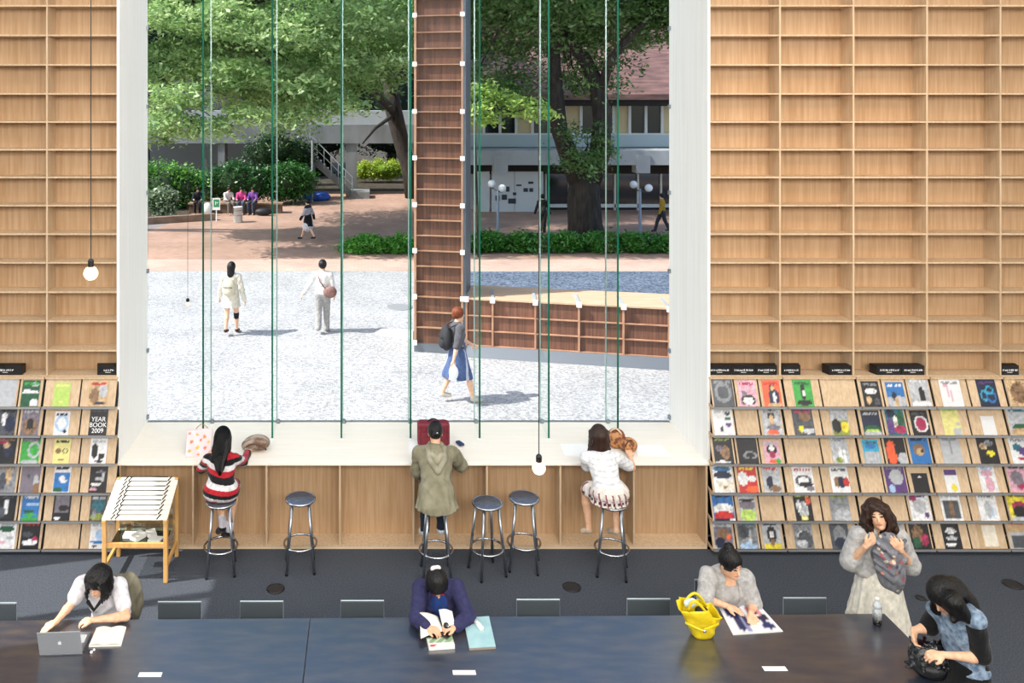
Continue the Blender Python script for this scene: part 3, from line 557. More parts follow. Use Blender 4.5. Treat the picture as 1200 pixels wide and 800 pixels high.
m.hexa([(xb, Ys, zb-.45), (xa, Ys, -.02), (xa, Ys+.06, -.02), (xb, Ys+.06, zb-.45)], [(xb, Ys, zb+.12), (xa, Ys, .35), (xa, Ys+.06, .35), (xb, Ys+.06, zb+.12)]); m.build('stringer', concrete, t)
m = MB(); m.tube([(xb, Ys, zb+1.0), (xa, Ys, 1.1), (xa, Ys, 0)], .035, 6); m.tube([(xb, Ys, zb+.55), (xa, Ys, .7)], .02, 5)
for i in range(0, n_+1, 2):
    f = i/n_; m.tube([(xb+(xa-xb)*f, Ys, zb*(1-f)), (xb+(xa-xb)*f, Ys, zb+1.0+(.1-zb)*f)], .02, 5)
m.build('railing', conc_light, t)
MB().box(xa-.1, xa+.9, Ys-.2, Ys+1.3, 0, .35).build('landing', concrete, t)
tp = MB(); 
for i in range(9): tp.lathe((bx(361+i*2.4, 41.6), 41.6+(i % 3)*.1, 0), [(.2, 0), (.32, .1), (.3, .26+.1*math.sin(i*2.3)), (.12, .42), (0, .43)], 9)
o = tp.build('tarpaulin', mat('blue_tarp', '#2757b8', .5), None, True); tag(o, 'crumpled bright blue tarpaulin on the ground under the stair', 'tarpaulin')
MB().tube([(bx(366, 41), 41, 0), (bx(366, 41), 41, 3.1)], .05, 8).build('metal_post', conc_light, None); tag(bpy.data.objects['metal_post'], 'thin grey metal post in front of the outdoor stair', 'post')
# lamps
globe = mat('milky_globe', '#e4eaec', .25)
for lp, gx, lb in ((583.5, ((577.5, 216), (587.5, 220)), 'grey lamp post with two white globes beside the poster wall'), (750, ((745, 217), (758, 219.5)), 'grey lamp post with two white globes right of the big tree')):
    Y = 30.2; t = thing('globe_lamp', lb, 'lamp post', (bx(lp, Y), Y, 0), 0, 'globe lamps by the hedge')
    m = MB().tube([(bx(lp, Y), Y, 0), (bx(lp, Y), Y, bz(221, Y))], [.06, .045], 10); m.lathe((bx(lp, Y), Y, 0), [(.1, 0), (.1, .12), (.06, .15)], 10); m.build('pole', mat('blue_grey_metal', '#8d9db0', .4, .5), t)
    for (gx_, gy_), dy in zip(gx, (.25, -.2)):
        c = Vector((bx(gx_, Y), Y+dy, bz(gy_, Y)))
        MB().lathe(c, [(.145*math.sin(a), -.145*math.cos(a)) for a in np.linspace(.02, math.pi-.02, 12)], 16).build('globe', globe, t, True)
        MB().tube([(bx(lp, Y), Y, bz(224, Y)), (c.x, c.y, c.z-.14)], .025, 6).build('arm', steelg, t)
# sign and bin
Y = 34.4
t = thing('notice_sign', 'small green and white notice sign on a white post by the bench', 'sign', (bx(253.5, Y), Y, 0))
MB().tube([(bx(253.5, Y), Y+.03, 0), (bx(253.5, Y), Y+.03, bz(233, Y))], .025, 6).build('post', white, t)
MB().box(bx(249, Y), bx(258, Y), Y-.01, Y+.01, bz(246, Y), bz(232, Y)).build('board', white, t)
MB().box(bx(250.3, Y), bx(257, Y), Y-.016, Y-.01, bz(242.5, Y), bz(233.5, Y)).box(bx(252.2, Y), bx(254, Y), Y-.02, Y-.016, bz(241, Y), bz(236, Y)).build('green_field', mat('sign_green', '#2f9460', .5), t)
m = MB(); m.box(bx(252.4, Y), bx(253.2, Y), Y-.021, Y-.016, bz(240, Y), bz(236, Y)); m.box(bx(254, Y), bx(255.4, Y), Y-.021, Y-.016, bz(238, Y), bz(237, Y)); m.build('pictogram', white, t)
Y = 34.2; t = thing('litter_bin', 'round white litter bin in front of the seated group', 'bin', (bx(279, Y), Y, 0))
MB().lathe((bx(279, Y), Y, 0), [(.17, 0), (.19, .02), (.19, .62), (.2, .62), (.2, .66), (.16, .66), (.15, .5), (0, .5)], 18).build('barrel', mat('bin_white', '#c9ccca', .5), t, True)
MB().ring((bx(279, Y), Y, .3), .193, .008, 18, 4).ring((bx(279, Y), Y, .5), .193, .008, 18, 4).build('hoop', steelg, t, True)
t = thing('garden_wall_bench', 'long low brown wall that the group outside sits on', 'bench', (bx(270, 37), 37, 0))
MB().box(bx(222, 37), bx(330, 37), 36.9, 37.4, 0, .40).build('wall', mat('brown_stone', '#6f5a49', .9, col2='#5c4838', scale=(3, 3, 3)), t)
MB().box(bx(222, 37)-.05, bx(330, 37)+.05, 36.85, 37.45, .40, .46).build('coping', mat('brown_coping', '#8a6e58', .9), t)
# ------------------------------------------------------------------ foliage
def leaf_mat(name, tr=.35):
    m = bpy.data.materials.new(name); m.use_nodes = True; n = m.node_tree.nodes; l = m.node_tree.links; n.clear()
    a = n.new('ShaderNodeAttribute'); a.attribute_name = 'Col'; d = n.new('ShaderNodeBsdfDiffuse'); t = n.new('ShaderNodeBsdfTranslucent'); g = n.new('ShaderNodeBsdfGlossy'); g.inputs['Roughness'].default_value = .45
    l.new(a.outputs[0], d.inputs[0]); l.new(a.outputs[0], t.inputs[0]); m1 = n.new('ShaderNodeMixShader'); m1.inputs[0].default_value = tr; l.new(d.outputs[0], m1.inputs[1]); l.new(t.outputs[0], m1.inputs[2])
    m2 = n.new('ShaderNodeMixShader'); m2.inputs[0].default_value = .06; l.new(m1.outputs[0], m2.inputs[1]); l.new(g.outputs[0], m2.inputs[2]); o = n.new('ShaderNodeOutputMaterial'); l.new(m2.outputs[0], o.inputs[0]); m.diffuse_color = (.1, .3, .05, 1); return m
leafm = leaf_mat('leaf'); 
barkm = mat('dark_bark', '#3b332c', .9, col2='#211c18', scale=(9, 9, 2.5), bump=1)
def leaves(centers, per, spread, size, c0, c1, seed, flat=.35):
    r = np.random.default_rng(seed); n = len(centers)*per; C = np.repeat(np.asarray(centers), per, 0); sp = np.asarray(spread)
    p = C+r.normal(0, 1, (n, 3))*np.array([sp, sp, sp*flat]); p[:, 2] -= .25*sp*((p[:, :2]-C[:, :2])**2).sum(1)/max(sp*sp, 1e-6)*.5
    nr = r.normal(0, 1, (n, 3))*.55; nr[:, 2] += 1.0; nr /= np.linalg.norm(nr, axis=1)[:, None]
    d = r.normal(0, 1, (n, 3)); d -= nr*(d*nr).sum(1)[:, None]; d /= np.linalg.norm(d, axis=1)[:, None]; e = np.cross(nr, d)
    s = size*(.6+.8*r.random(n))[:, None]
    v = np.stack([p-d*s, p+e*s*.45-nr*s*.1, p+d*s, p-e*s*.45-nr*s*.1], 1).reshape(-1, 3); f = np.arange(4*n).reshape(n, 4)
    cc = np.repeat(r.random(len(centers)), per)*.55+r.random(n)*.45; col = np.array(lin(c0))[None]*(1-cc[:, None])+np.array(lin(c1))[None]*cc[:, None]
    return v, f, np.repeat(col, 4, 0)
def crown_pts(blobs, n, seed, inner=.55):
    r = np.random.default_rng(seed); out = []; wts = np.array([b[3]*b[4]*b[5] for b in blobs])**.67; wts /= wts.sum()
    for b, k in zip(blobs, (wts*n).astype(int)+1):
        q = r.normal(0, 1, (k, 3)); q /= np.linalg.norm(q, axis=1)[:, None]; q *= (inner+(1-inner)*r.random(k)**.5)[:, None]
        out.append(np.array(b[:3])+q*np.array(b[3:6]))
    return np.concatenate(out)
def limb_mesh(limbs):
    m = MB()
    for pts, r in limbs: m.tube(pts, r, 9)
    return m
def wig(a, b, n, k, rr, r0, r1):
    a, b = Vector(a), Vector(b); pts = []; rad = []
    for i in range(n+1):
        f = i/n; pts.append(a.lerp(b, f)+Vector((rr.uniform(-k, k), rr.uniform(-k, k), rr.uniform(-k, k)*.5))*(1 if 0 < i else 0)); rad.append(r0+(r1-r0)*f)
    return pts, rad
def tree(label, base, limbs, blobs, ncl, per, spread, size, c0, c1, seed, group=None, inner=.55, name='cherry_tree', flat=.35, twigs=30):
    t = thing(name, label, 'tree', base, 0, group); rr = random.Random(seed)
    cp = crown_pts(blobs, ncl, seed, inner); v, f, c = leaves(cp, per, spread, size, c0, c1, seed, flat)
    v = v-np.array(base); o = link('foliage', npmesh('foliage', v, f, c, False), leafm, t); o['kind'] = 'stuff'
    if limbs:
        m = limb_mesh(limbs[:1]); m.build('trunk', barkm, t, True)
        for q in limbs[1:]: limb_mesh([q]).build('branch', barkm, t, True)
        ends = [q[0][-1] for q in limbs[1:]] or [limbs[0][0][-1]]
        tw = MB()
        for i in range(twigs):
            c_ = Vector(cp[rr.randrange(len(cp))]); e = min(ends, key=lambda q: (Vector(q)-c_).length); pts, rad = wig(e, c_, 3, .25, rr, .05, .012); tw.tube(pts, rad, 5)
        if twigs: o = tw.build('twigs', barkm, t, True); o['kind'] = 'stuff'
    return t
# right cherry tree: twin trunk (foot px 685,283)
Yt = 29.6
def q(px, py, Y=Yt): return P(px, py, Y)
b0 = q(688, 284)
tree('big old cherry tree with a dark forked trunk on the right, behind the hedge', tuple(b0),
     [([b0, q(686, 262), q(684, 232), q(685, 205)], [.75, .62, .6, .5]),
      ([q(680, 214), q(668, 185), q(655, 150), q(651, 100), q(648, 40), q(645, -30)], [.42, .36, .31, .27, .2, .1]),
      ([q(690, 214), q(703, 180), q(706, 140), q(700, 100), q(686, 70), q(665, 45), q(655, 15)], [.42, .38, .33, .3, .25, .2, .12]),
      ([q(703, 110), q(715, 70, 29), q(740, 40, 28.5), q(765, 15, 28)], [.2, .16, .12, .07]),
      ([q(660, 50), q(630, 20, 29), q(600, 0, 28)], [.18, .13, .07])],
     [(6.5, 29, 10.3, 4.2, 3.4, 2.0), (9.8, 29, 10.4, 3.6, 3.4, 2.0), (4.2, 28.5, 9.8, 2.6, 3.0, 1.7), (11.0, 28.5, 8.6, 1.4, 2, 1.2), (6.6, 30, 7.9, 2.2, 1.6, .9), (4.6, 30.5, 6.3, 1.6, 1.4, 1.6), (8.3, 30.4, 6.6, 1.5, 1.2, 1.4), (9.6, 30.5, 8.0, 2.2, 1.6, 1.0), (4.4, 30.5, 7.9, 1.8, 1.4, 1.0), (1.2, 27, 11.2, 3.8, 2.8, 1.3), (7, 29, 8.7, 3.5, 2.5, .9), (10.6, 29, 8.8, 2.5, 2, 1), (4.8, 28.8, 8.4, 2, 2, .9)],
     1700, 52, .40, .095, '#2c5527', '#86b25c', 11, twigs=40)
tree('thin leafy branch in bright sun reaching in from the right tree', (3.6, 26.5, 0.0), [([(3.6, 26.6, 0), (3.5, 26.5, 2.5), (3.4, 26.3, 4.8)], [.05, .04, .02])],
     [(4.2, 26, 5.0, 1.5, .6, .28), (3.6, 26, 5.5, .7, .5, .3), (5.2, 26, 4.75, .6, .4, .2), (3.5, 26, 4.6, .5, .5, .3)], 60, 34, .2, .085, '#86b04a', '#c9e07c', 12, name='young_tree', twigs=6)
tree('leafy shrub growing around the foot of the big tree trunk', (7.5, 29.0, 0), [([(7.6, 28.9, 0), (7.6, 28.7, 2.6)], [.05, .03])], [(7.6, 28.6, 3.6, 1.0, .5, .9), (7.4, 28.6, 2.9, .7, .5, .6)], 46, 45, .22, .07, '#35622f', '#7aa05a', 13, name='climbing_shrub', twigs=4)
# left cherry trees
b1 = PZ(484, 232, 0); r1 = random.Random(3); Y1 = b1.y
tree('cherry tree with slanting dark trunk and wide green crown left of the shelf wall', tuple(b1),
     [([b1, P(480, 200, Y1), P(470, 165, Y1), P(461, 128, Y1), P(455, 90, Y1)], [.42, .4, .42, .45, .3]),
      ([P(461, 130, Y1), P(430, 100, 39), P(390, 70, 36)], [.25, .18, .1]), ([P(458, 110, Y1), P(480, 60, 40), P(500, 20, 38)], [.25, .16, .08]), ([P(461, 135, Y1), P(440, 150, 40), P(425, 168, 39)], [.12, .08, .04]), ([P(455, 92, Y1), P(430, 50, 39), P(400, 10, 37)], [.25, .18, .08])],
     [(-1.5, 35, 9.2, 4.8, 4, 1.8), (1.5, 36, 8.6, 3.0, 4, 1.9), (-.5, 34, 6.9, 2.8, 3, 1.3), (-3.0, 33, 7.6, 3.0, 3, 1.2), (-1.2, 32.5, 5.6, 1.5, 1.5, .6), (-3.6, 33, 4.6, 1.4, 1.2, .7), (-5.5, 34, 7, 2.5, 2, 1.2), (0.6, 36, 11, 5, 4, 2)], 900, 50, .5, .105, '#5f9048', '#b4d485', 21, twigs=60)
tree('cherry tree on the far left with layered pale green sprays', (-13.2, 31.5, 0),
     [([(-13.2, 31.5, 0), (-12.8, 31.4, 3), (-12, 31, 6)], [.4, .34, .25]), ([(-12.4, 31.2, 4.2), (-10, 30.5, 5.4), (-7.4, 30, 5.6)], [.2, .13, .05]), ([(-12, 31, 6), (-9.5, 30.5, 7.6), (-6, 30, 8.2)], [.2, .14, .05])],
     [(-7.8, 30, 5.0, 1.7, 1.5, .3), (-7.0, 30, 6.0, 1.8, 1.5, .4), (-6.4, 30.2, 7.0, 2.2, 1.6, .5), (-8, 30, 8.2, 2.2, 1.8, .5), (-7.6, 30, 3.9, .9, 1, .3), (-5.2, 29.6, 6.4, 1.6, 1.4, .4), (-4.6, 29.6, 5.3, 1.2, 1.2, .4), (-4.6, 30, 7.8, 1.8, 1.5, .5), (-2.6, 30, 6.2, 1.3, 1.3, .45), (-1.9, 30, 5.2, .8, 1, .35), (-5.8, 30, 9, 2.6, 2, .6), (-5.5, 26.6, 7.9, 2.4, 1.6, .5), (-2.6, 26.4, 7.3, 2.2, 1.5, .5), (-.2, 26.6, 7.9, 2.0, 1.4, .5), (-4.2, 26.5, 6.1, 1.4, 1.2, .4), (-2.2, 26.5, 5.7, 1.1, 1, .35), (-6.2, 26.5, 5.4, 1, 1, .35), (-6.4, 26.5, 4.4, .9, .8, .35), (-5.1, 26.5, 4.25, .8, .8, .32), (-3.7, 26.5, 4.7, .9, .8, .32), (-2.3, 26.5, 4.7, .8, .7, .3), (-1.0, 26.5, 5.1, .9, .7, .3), (0, 26.8, 6.4, 1.2, 1, .4), (-3.2, 27.3, 11.2, 3.2, 2.8, 1.3), (.5, 27, 10.6, 2.4, 2.4, 1), (-9.8, 28.6, 10.8, 4.2, 2.0, .7)], 1250, 46, .30, .108, '#5f8a44', '#cbe39c', 22, flat=.28, twigs=40)
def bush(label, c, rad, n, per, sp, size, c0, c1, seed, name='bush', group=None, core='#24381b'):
    t = thing(name, label, 'bush', (c[0], c[1], 0), 0, group); blobs = [(c[0]+a*rad[0], c[1]+b*rad[1], c[2]*h, rad[0]*s, rad[1]*s, rad[2]*s) for a, b, h, s in ((-.45, 0, .9, .62), (.45, .1, .95, .6), (0, -.1, 1.05, .72), (.1, .2, .7, .6))]
    m = MB()
    for b in blobs:
        m.lathe((b[0], b[1], max(b[2]-b[5]*.1, .0)), [(b[3]*.68*math.sin(a), -b[5]*.68*math.cos(a)) for a in np.linspace(.05, math.pi-.05, 8)], 12)
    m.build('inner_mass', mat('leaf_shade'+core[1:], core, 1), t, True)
    v, f, cc = leaves(crown_pts(blobs, int(n*1.35), seed, .62), per, sp, size, c0, c1, seed, .6); v = v-np.array(wl(t)); o = link('foliage', npmesh('foliage', v, f, cc, False), leafm, t); o['kind'] = 'stuff'; return t
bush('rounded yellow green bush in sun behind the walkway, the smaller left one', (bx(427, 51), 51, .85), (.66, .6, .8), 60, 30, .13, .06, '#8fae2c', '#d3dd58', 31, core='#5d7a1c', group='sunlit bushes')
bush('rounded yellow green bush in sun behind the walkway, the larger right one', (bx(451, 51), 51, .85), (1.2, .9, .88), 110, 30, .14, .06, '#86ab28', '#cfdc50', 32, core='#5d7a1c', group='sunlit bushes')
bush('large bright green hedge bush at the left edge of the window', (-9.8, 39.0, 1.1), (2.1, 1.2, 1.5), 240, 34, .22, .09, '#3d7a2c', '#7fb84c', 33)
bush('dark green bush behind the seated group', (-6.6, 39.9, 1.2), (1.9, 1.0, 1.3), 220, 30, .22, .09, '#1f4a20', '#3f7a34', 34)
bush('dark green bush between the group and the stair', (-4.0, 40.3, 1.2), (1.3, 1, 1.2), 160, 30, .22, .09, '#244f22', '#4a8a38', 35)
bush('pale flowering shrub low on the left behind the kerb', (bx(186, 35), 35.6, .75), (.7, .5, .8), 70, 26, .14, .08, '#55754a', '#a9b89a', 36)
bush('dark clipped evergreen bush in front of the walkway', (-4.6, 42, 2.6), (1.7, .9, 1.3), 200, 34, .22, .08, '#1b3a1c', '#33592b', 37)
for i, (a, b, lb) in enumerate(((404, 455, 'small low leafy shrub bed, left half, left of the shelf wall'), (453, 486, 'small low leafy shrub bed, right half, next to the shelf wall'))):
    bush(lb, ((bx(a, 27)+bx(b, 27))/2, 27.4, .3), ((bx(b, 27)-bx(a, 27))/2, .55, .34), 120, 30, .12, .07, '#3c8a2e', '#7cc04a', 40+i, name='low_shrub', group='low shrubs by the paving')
for i, px in enumerate((572, 618, 664, 710, 757, 800)):
    bush(f'low leafy hedge shrub by the shade-painted gravel, {ordn[i]} from the shelf wall', (bx(px, 27), 27.6, .34), (.75, .6, .36), 150, 28, .13, .07, '#2c6a26', '#5fa33c', 50+i, name='hedge_shrub', group='hedge shrubs by the shade-painted gravel')
# distant planting closing the view
bgt = thing('evergreen_tree', 'tall dark evergreen tree standing behind the buildings', 'tree', (0, 0, 0), 0, 'evergreens behind the buildings')
bl = [(0, 0, 5, 3.2, 2.4, 3.8), (1.5, .3, 9, 3.0, 2.2, 3.2), (-1.4, 0, 9.5, 3.0, 2.2, 3.2), (0, 0, 12.5, 2.6, 2, 2.8)]
m = MB()
for b in bl: m.lathe(b[:3], [(b[3]*.9*math.sin(a), -b[5]*.9*math.cos(a)) for a in np.linspace(.05, math.pi-.05, 9)], 14)
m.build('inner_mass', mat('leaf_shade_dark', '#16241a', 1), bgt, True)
v, f, c = leaves(crown_pts(bl, 420, 61, .85), 26, .45, .16, '#1d3d2a', '#3f6b45', 61, .6); link('foliage', npmesh('foliage', v, f, c, False), leafm, bgt)['kind'] = 'stuff'
MB().tube([(0, 0, 0), (0, 0, 6)], [.35, .2], 8).build('trunk', barkm, bgt, True)
k = 0
for j, (yy, x0, x1, st) in enumerate(((55, -17, 3, 4.6), (61, -20, 38, 5.6))):
    x = x0
    while x < x1:
        o = bgt if k == 0 else copy_tree(bgt); o['label'] = f'tall dark evergreen tree, {ordn[int((x-x0)/st+.01)]} from the left in the '+('nearer' if j == 0 else 'farther')+' row behind the buildings'; o.location = (x+random.uniform(-.7, .7), yy+random.uniform(-1, 1), -.2); o.rotation_euler.z = random.uniform(0, 6); s = random.uniform(.95, 1.2); o.scale = (s, s, s*(1.02 if j == 0 else 1.2)); k += 1; x += st
# ------------------------------------------------------------------ signed distance bodies -> one continuous surface (surface nets)
FOLD = dict(shirt=.006, hooded_coat=.008, striped_dress=.004, knitted_top=.003, navy_cardigan=.006, grey_cardigan=.007, flowered_shawl=.005, denim_vest=.004, black_shirt=.005, trousers=.006, top=.008, jacket=.008, grey_camisole=.003, cream_skirt=.004)
def nrm_(v): v = Vector(v); return v.normalized()
class S:
    def __init__(s): s.p = []; s.cut = []; s.sub = []
    def cone(s, a, b, r0, r1, k=.02): s.p.append(('c', np.array(a, float), np.array(b, float), r0, r1, k)); return s
    def chain(s, pts, rs, k=.02):
        for i in range(len(pts)-1): s.cone(pts[i], pts[i+1], rs[i], rs[i+1], k)
        return s
    def ell(s, c, r, ax=None, k=.02):
        A = np.eye(3) if ax is None else np.array([list(a) for a in ax], float)
        s.p.append(('e', np.array(c, float), np.array(r, float), A, k)); return s
    def plane(s, pt, n): s.cut.append((np.array(pt, float), np.array(nrm_(n), float))); return s      # keeps the side n points away from
    def minus(s, c, r, ax=None):
        A = np.eye(3) if ax is None else np.array([list(a) for a in ax], float); s.sub.append(('e', np.array(c, float), np.array(r, float), A, 0)); return s
def pd_(q, x):
    if q[0] == 'c':
        a, b = q[1], q[2]; ba = b-a; L2 = max(ba @ ba, 1e-9); h = np.clip(((x-a) @ ba)/L2, 0, 1); return np.linalg.norm(x-a-h[..., None]*ba, axis=-1)-(q[3]+(q[4]-q[3])*h)
    y = (x-q[1]) @ q[3].T; k0 = np.linalg.norm(y/q[2], axis=-1); k1 = np.linalg.norm(y/(q[2]**2), axis=-1); return k0*(k0-1)/np.maximum(k1, 1e-6)
def sdf_mesh(s, h):
    lo = np.full(3, 1e9); hi = -lo
    for q in s.p:
        if q[0] == 'c':
            r = max(q[3], q[4])
            for e in (q[1], q[2]): lo = np.minimum(lo, e-r); hi = np.maximum(hi, e+r)
        else: r = q[2].max(); lo = np.minimum(lo, q[1]-r); hi = np.maximum(hi, q[1]+r)
    lo -= 3*h; n = np.ceil((hi-lo+3*h)/(8*h)).astype(int); bs = 8*h; RR = bs*.9
    I = np.stack(np.meshgrid(*[np.arange(k) for k in n], indexing='ij'), -1).reshape(-1, 3); C = lo+(I+.5)*bs
    D = np.stack([pd_(q, C) for q in s.p]); keep = (D.min(0) < RR+.02) & (D.min(0) > -RR-.05)
    I = I[keep]; D = D[:, keep]; nb = len(I)
    g = np.stack(np.meshgrid(*[np.arange(9)]*3, indexing='ij'), -1); X = lo+(I[:, None, None, None]*8+g[None])*h
    V = np.full((nb, 9, 9, 9), 1.0)
    for j, q in enumerate(s.p):
        mk = D[j] < RR*1.6+.05
        if not mk.any(): continue
        d = pd_(q, X[mk]); k = max(q[-1], 1e-4); v = V[mk]; hh = np.clip(.5+.5*(v-d)/k, 0, 1); V[mk] = v+(d-v)*hh-k*hh*(1-hh)
    for pt, nn in s.cut: V = np.maximum(V, (X-pt) @ nn)
    for q in s.sub: V = np.maximum(V, -pd_(q, X))
    cor = [(a, b, c) for a in (0, 1) for b in (0, 1) for c in (0, 1)]
    CV = np.stack([V[:, a:8+a, b:8+b, c:8+c] for a, b, c in cor], -1); neg = CV < 0; act = neg.any(-1) & ~neg.all(-1)
    bi, ci, cj, ck = np.nonzero(act); cv = CV[bi, ci, cj, ck]; G = I[bi]*8+np.stack([ci, cj, ck], -1)
    acc = np.zeros((len(G), 3)); cnt = np.zeros(len(G)); cn = np.array(cor, float)
    for a in range(8):
        for b in range(a+1, 8):
            if sum(abs(cn[a]-cn[b])) != 1: continue
            m = (cv[:, a] < 0) != (cv[:, b] < 0); t = cv[m, a]/(cv[m, a]-cv[m, b]); acc[m] += cn[a]+(cn[b]-cn[a])*t[:, None]; cnt[m] += 1
    P_ = lo+(G+acc/np.maximum(cnt, 1)[:, None])*h
    dim = n*8+8; key = (G[:, 0]*dim[1]+G[:, 1])*dim[2]+G[:, 2]; o = np.argsort(key); key = key[o]; P_ = P_[o]; G = G[o]; cv = cv[o]
    st = [dim[1]*dim[2], dim[2], 1]; F_ = []
    def find(k):
        p = np.clip(np.searchsorted(key, k), 0, len(key)-1); return p, key[p] == k
    for a in range(3):
        ci_ = [4, 2, 1][a]; m = (cv[:, 0] < 0) != (cv[:, ci_] < 0); idx = np.nonzero(m)[0]; b, c = [(1, 2), (2, 0), (0, 1)][a]
        k = key[idx]; p1, o1 = find(k-st[b]); p2, o2 = find(k-st[b]-st[c]); p3, o3 = find(k-st[c]); ok = o1 & o2 & o3
        qd = np.stack([idx, p1, p2, p3], 1)[ok]; fl = cv[idx, 0][ok] < 0; qd[~fl] = qd[~fl][:, ::-1]; F_.append(qd)
    return P_, np.concatenate(F_)
def sbuild(name, s, h, m, parent, colf=None):
    v, f = sdf_mesh(s, h); cols = colf(v) if colf else None
    me = npmesh(name, v-np.array(wl(parent)), f, cols)
    amp = FOLD.get(name, 0)
    if amp:
        nn = np.zeros(len(v)*3, dtype=np.float32); me.vertices.foreach_get('normal', nn); nn = nn.reshape(-1, 3)
        x, y, z = v[:, 0], v[:, 1], v[:, 2]; w = np.sin(x*19+1.3*np.sin(z*13)+y*11)+np.sin(z*27+2.1*np.sin(x*15+y*9))*.8+np.sin(x*47-z*31+y*25+1.5*np.sin(z*21))*.6
        w = 1-np.abs(w)/1.6; v2 = v-np.array(wl(parent))+nn*(amp*(w-.3))[:, None]; me.vertices.foreach_set('co', v2.astype(np.float32).ravel()); me.update()
    return link(name, me, m, parent)
# ------------------------------------------------------------------ the figure
skin = mat('skin', '#ffffff', .55, attr=True, col2='#f4e4dc', scale=(30, 30, 30), spec=.35)
clothA = mat('cloth', '#ffffff', .85, attr=True, col2='#dcdcdc', scale=(26, 26, 18), bump=.5, bscale=(40, 40, 14), sheen=.15, spec=.2)
hairm = mat('dark_hair', '#1d1715', .42, col2='#0d0a0a', scale=(60, 60, 6), bump=1.0, bscale=(90, 90, 7), spec=.35)
hairb = mat('brown_hair', '#3a241a', .42, col2='#20130e', scale=(60, 60, 6), bump=1.0, bscale=(90, 90, 7), spec=.35)
hairr = mat('auburn_hair', '#8f4a26', .42, col2='#5f2d15', scale=(60, 60, 6), bump=1.0, bscale=(90, 90, 7), spec=.35)
hairk = mat('black_hair', '#0e0c0d', .42, col2='#050505', scale=(60, 60, 6), bump=1.0, bscale=(90, 90, 7), spec=.35)
SK = '#e3b999'
def V3(*a): return Vector(a)
def frame(J):
    r = (J['shR']-J['shL']).normalized(); up = (J['neck']-J['pel']).normalized(); f = up.cross(r).normalized(); r = f.cross(up).normalized(); return r, f, up
def headframe(J):
    f = J['hf'].normalized(); up = J.get('hu', Vector((0, 0, 1))); up = (up-f*up.dot(f)).normalized(); r = f.cross(up); return r, f, up
def body_sdf(J, s=1.0, hands=True):
    b = S(); r, f, up = frame(J); hr, hf, hu = headframe(J); H = J['head']; A = (r, f, up); HA = (hr, hf, hu)
    b.ell(J['neck'].lerp(J['pel'], .30), (.145*s, .088*s, .16*s), A); b.ell(J['neck'].lerp(J['pel'], .62), (.118*s, .082*s, .15*s), A, .04); b.ell(J['pel']+up*.02, (.15*s, .105*s, .12*s), A, .04)
    b.cone(J['neck']-up*.03, J['neck'].lerp(H, .45), .056*s, .045*s, .03); b.cone(J['neck'].lerp(H, .2), H-hu*.05*s, .045*s, .043*s, .02)
    b.ell(H+hu*.025*s-hf*.008*s, (.074*s, .09*s, .09*s), HA, .02); b.ell(H+hf*.022*s-hu*.035*s, (.056*s, .062*s, .078*s), HA, .025); b.cone(H+hf*.07*s-hu*.088*s, H+hf*.045*s-hu*.085*s, .016*s, .03*s, .02)
    b.cone(H+hf*.082*s+hu*.008*s, H+hf*.1*s-hu*.028*s, .006*s, .011*s, .012); b.ell(H+hf*.084*s-hu*.052*s, (.02*s, .010*s, .009*s), HA, .008)
    for sg in (-1, 1): b.ell(H+hr*sg*.073*s-hu*.005*s-hf*.01*s, (.009*s, .02*s, .031*s), HA, .008)
    for sg in (-1, 1): b.ell(H+hf*.074*s+hr*sg*.03*s+hu*.022*s, (.022*s, .008*s, .007*s), HA, .01)
    for c in 'LR':
        sh, el, wr, hp, kn, an, to = (J[q+c] for q in ('sh', 'el', 'wr', 'hp', 'kn', 'an', 'to'))
        b.cone(J['neck']-up*.045, sh, .05*s, .045*s, .04); b.chain([sh, sh.lerp(el, .4), el], [.047*s, .042*s, .034*s], .025); b.chain([el, el.lerp(wr, .3), wr], [.034*s, .036*s, .022*s], .012)
        b.chain([hp, hp.lerp(kn, .4), kn], [.085*s, .075*s, .052*s], .04); b.chain([kn, kn.lerp(an, .35), an], [.05*s, .052*s, .031*s], .02); b.chain([an-V3(0, 0, .01), to], [.035*s, .026*s], .02)
        if hands:
            d = J.get('hd'+c); d = (wr-el).normalized() if d is None else d.normalized(); pn = J.get('pn'+c, Vector((0, 0, -1))); pn = (pn-d*pn.dot(d)).normalized(); sd_ = d.cross(pn)   # palm normal pn, side = towards thumb for R
            ts = J.get('th'+c, 1 if c == 'L' else -1); cu = J.get('cu'+c, .35)
            k = .007; b.cone(wr, wr+d*.03*s, .022*s, .022*s, .01); b.ell(wr+d*.05*s, (.036*s, .042*s, .014*s), (sd_, d, pn), .012)
            for i, (o, ln) in enumerate(((-.029, .062), (-.010, .074), (.010, .07), (.028, .055))):
                kp = wr+d*(.082-abs(o)*.25)*s+sd_*o*s*(-ts); a1 = d*math.cos(cu)+pn*math.sin(cu); a2 = d*math.cos(cu*2.4)+pn*math.sin(cu*2.4); sp = sd_*(-ts)*o*.25
                m1 = kp+(a1+sp)*ln*.5*s; b.chain([kp-d*.02*s, kp, m1, m1+a2*ln*.5*s], [.0105*s, .0098*s, .0088*s, .0072*s], k*.6)
            tb = wr+d*.028*s+sd_*ts*.026*s; t1 = tb+(d*.7+sd_*ts*.65+pn*.25).normalized()*.036*s; b.chain([wr+d*.02*s, tb, t1, t1+(d*.9+sd_*ts*.2+pn*.4).normalized()*.03*s], [.016*s, .014*s, .0115*s, .0085*s], .008)
    return b
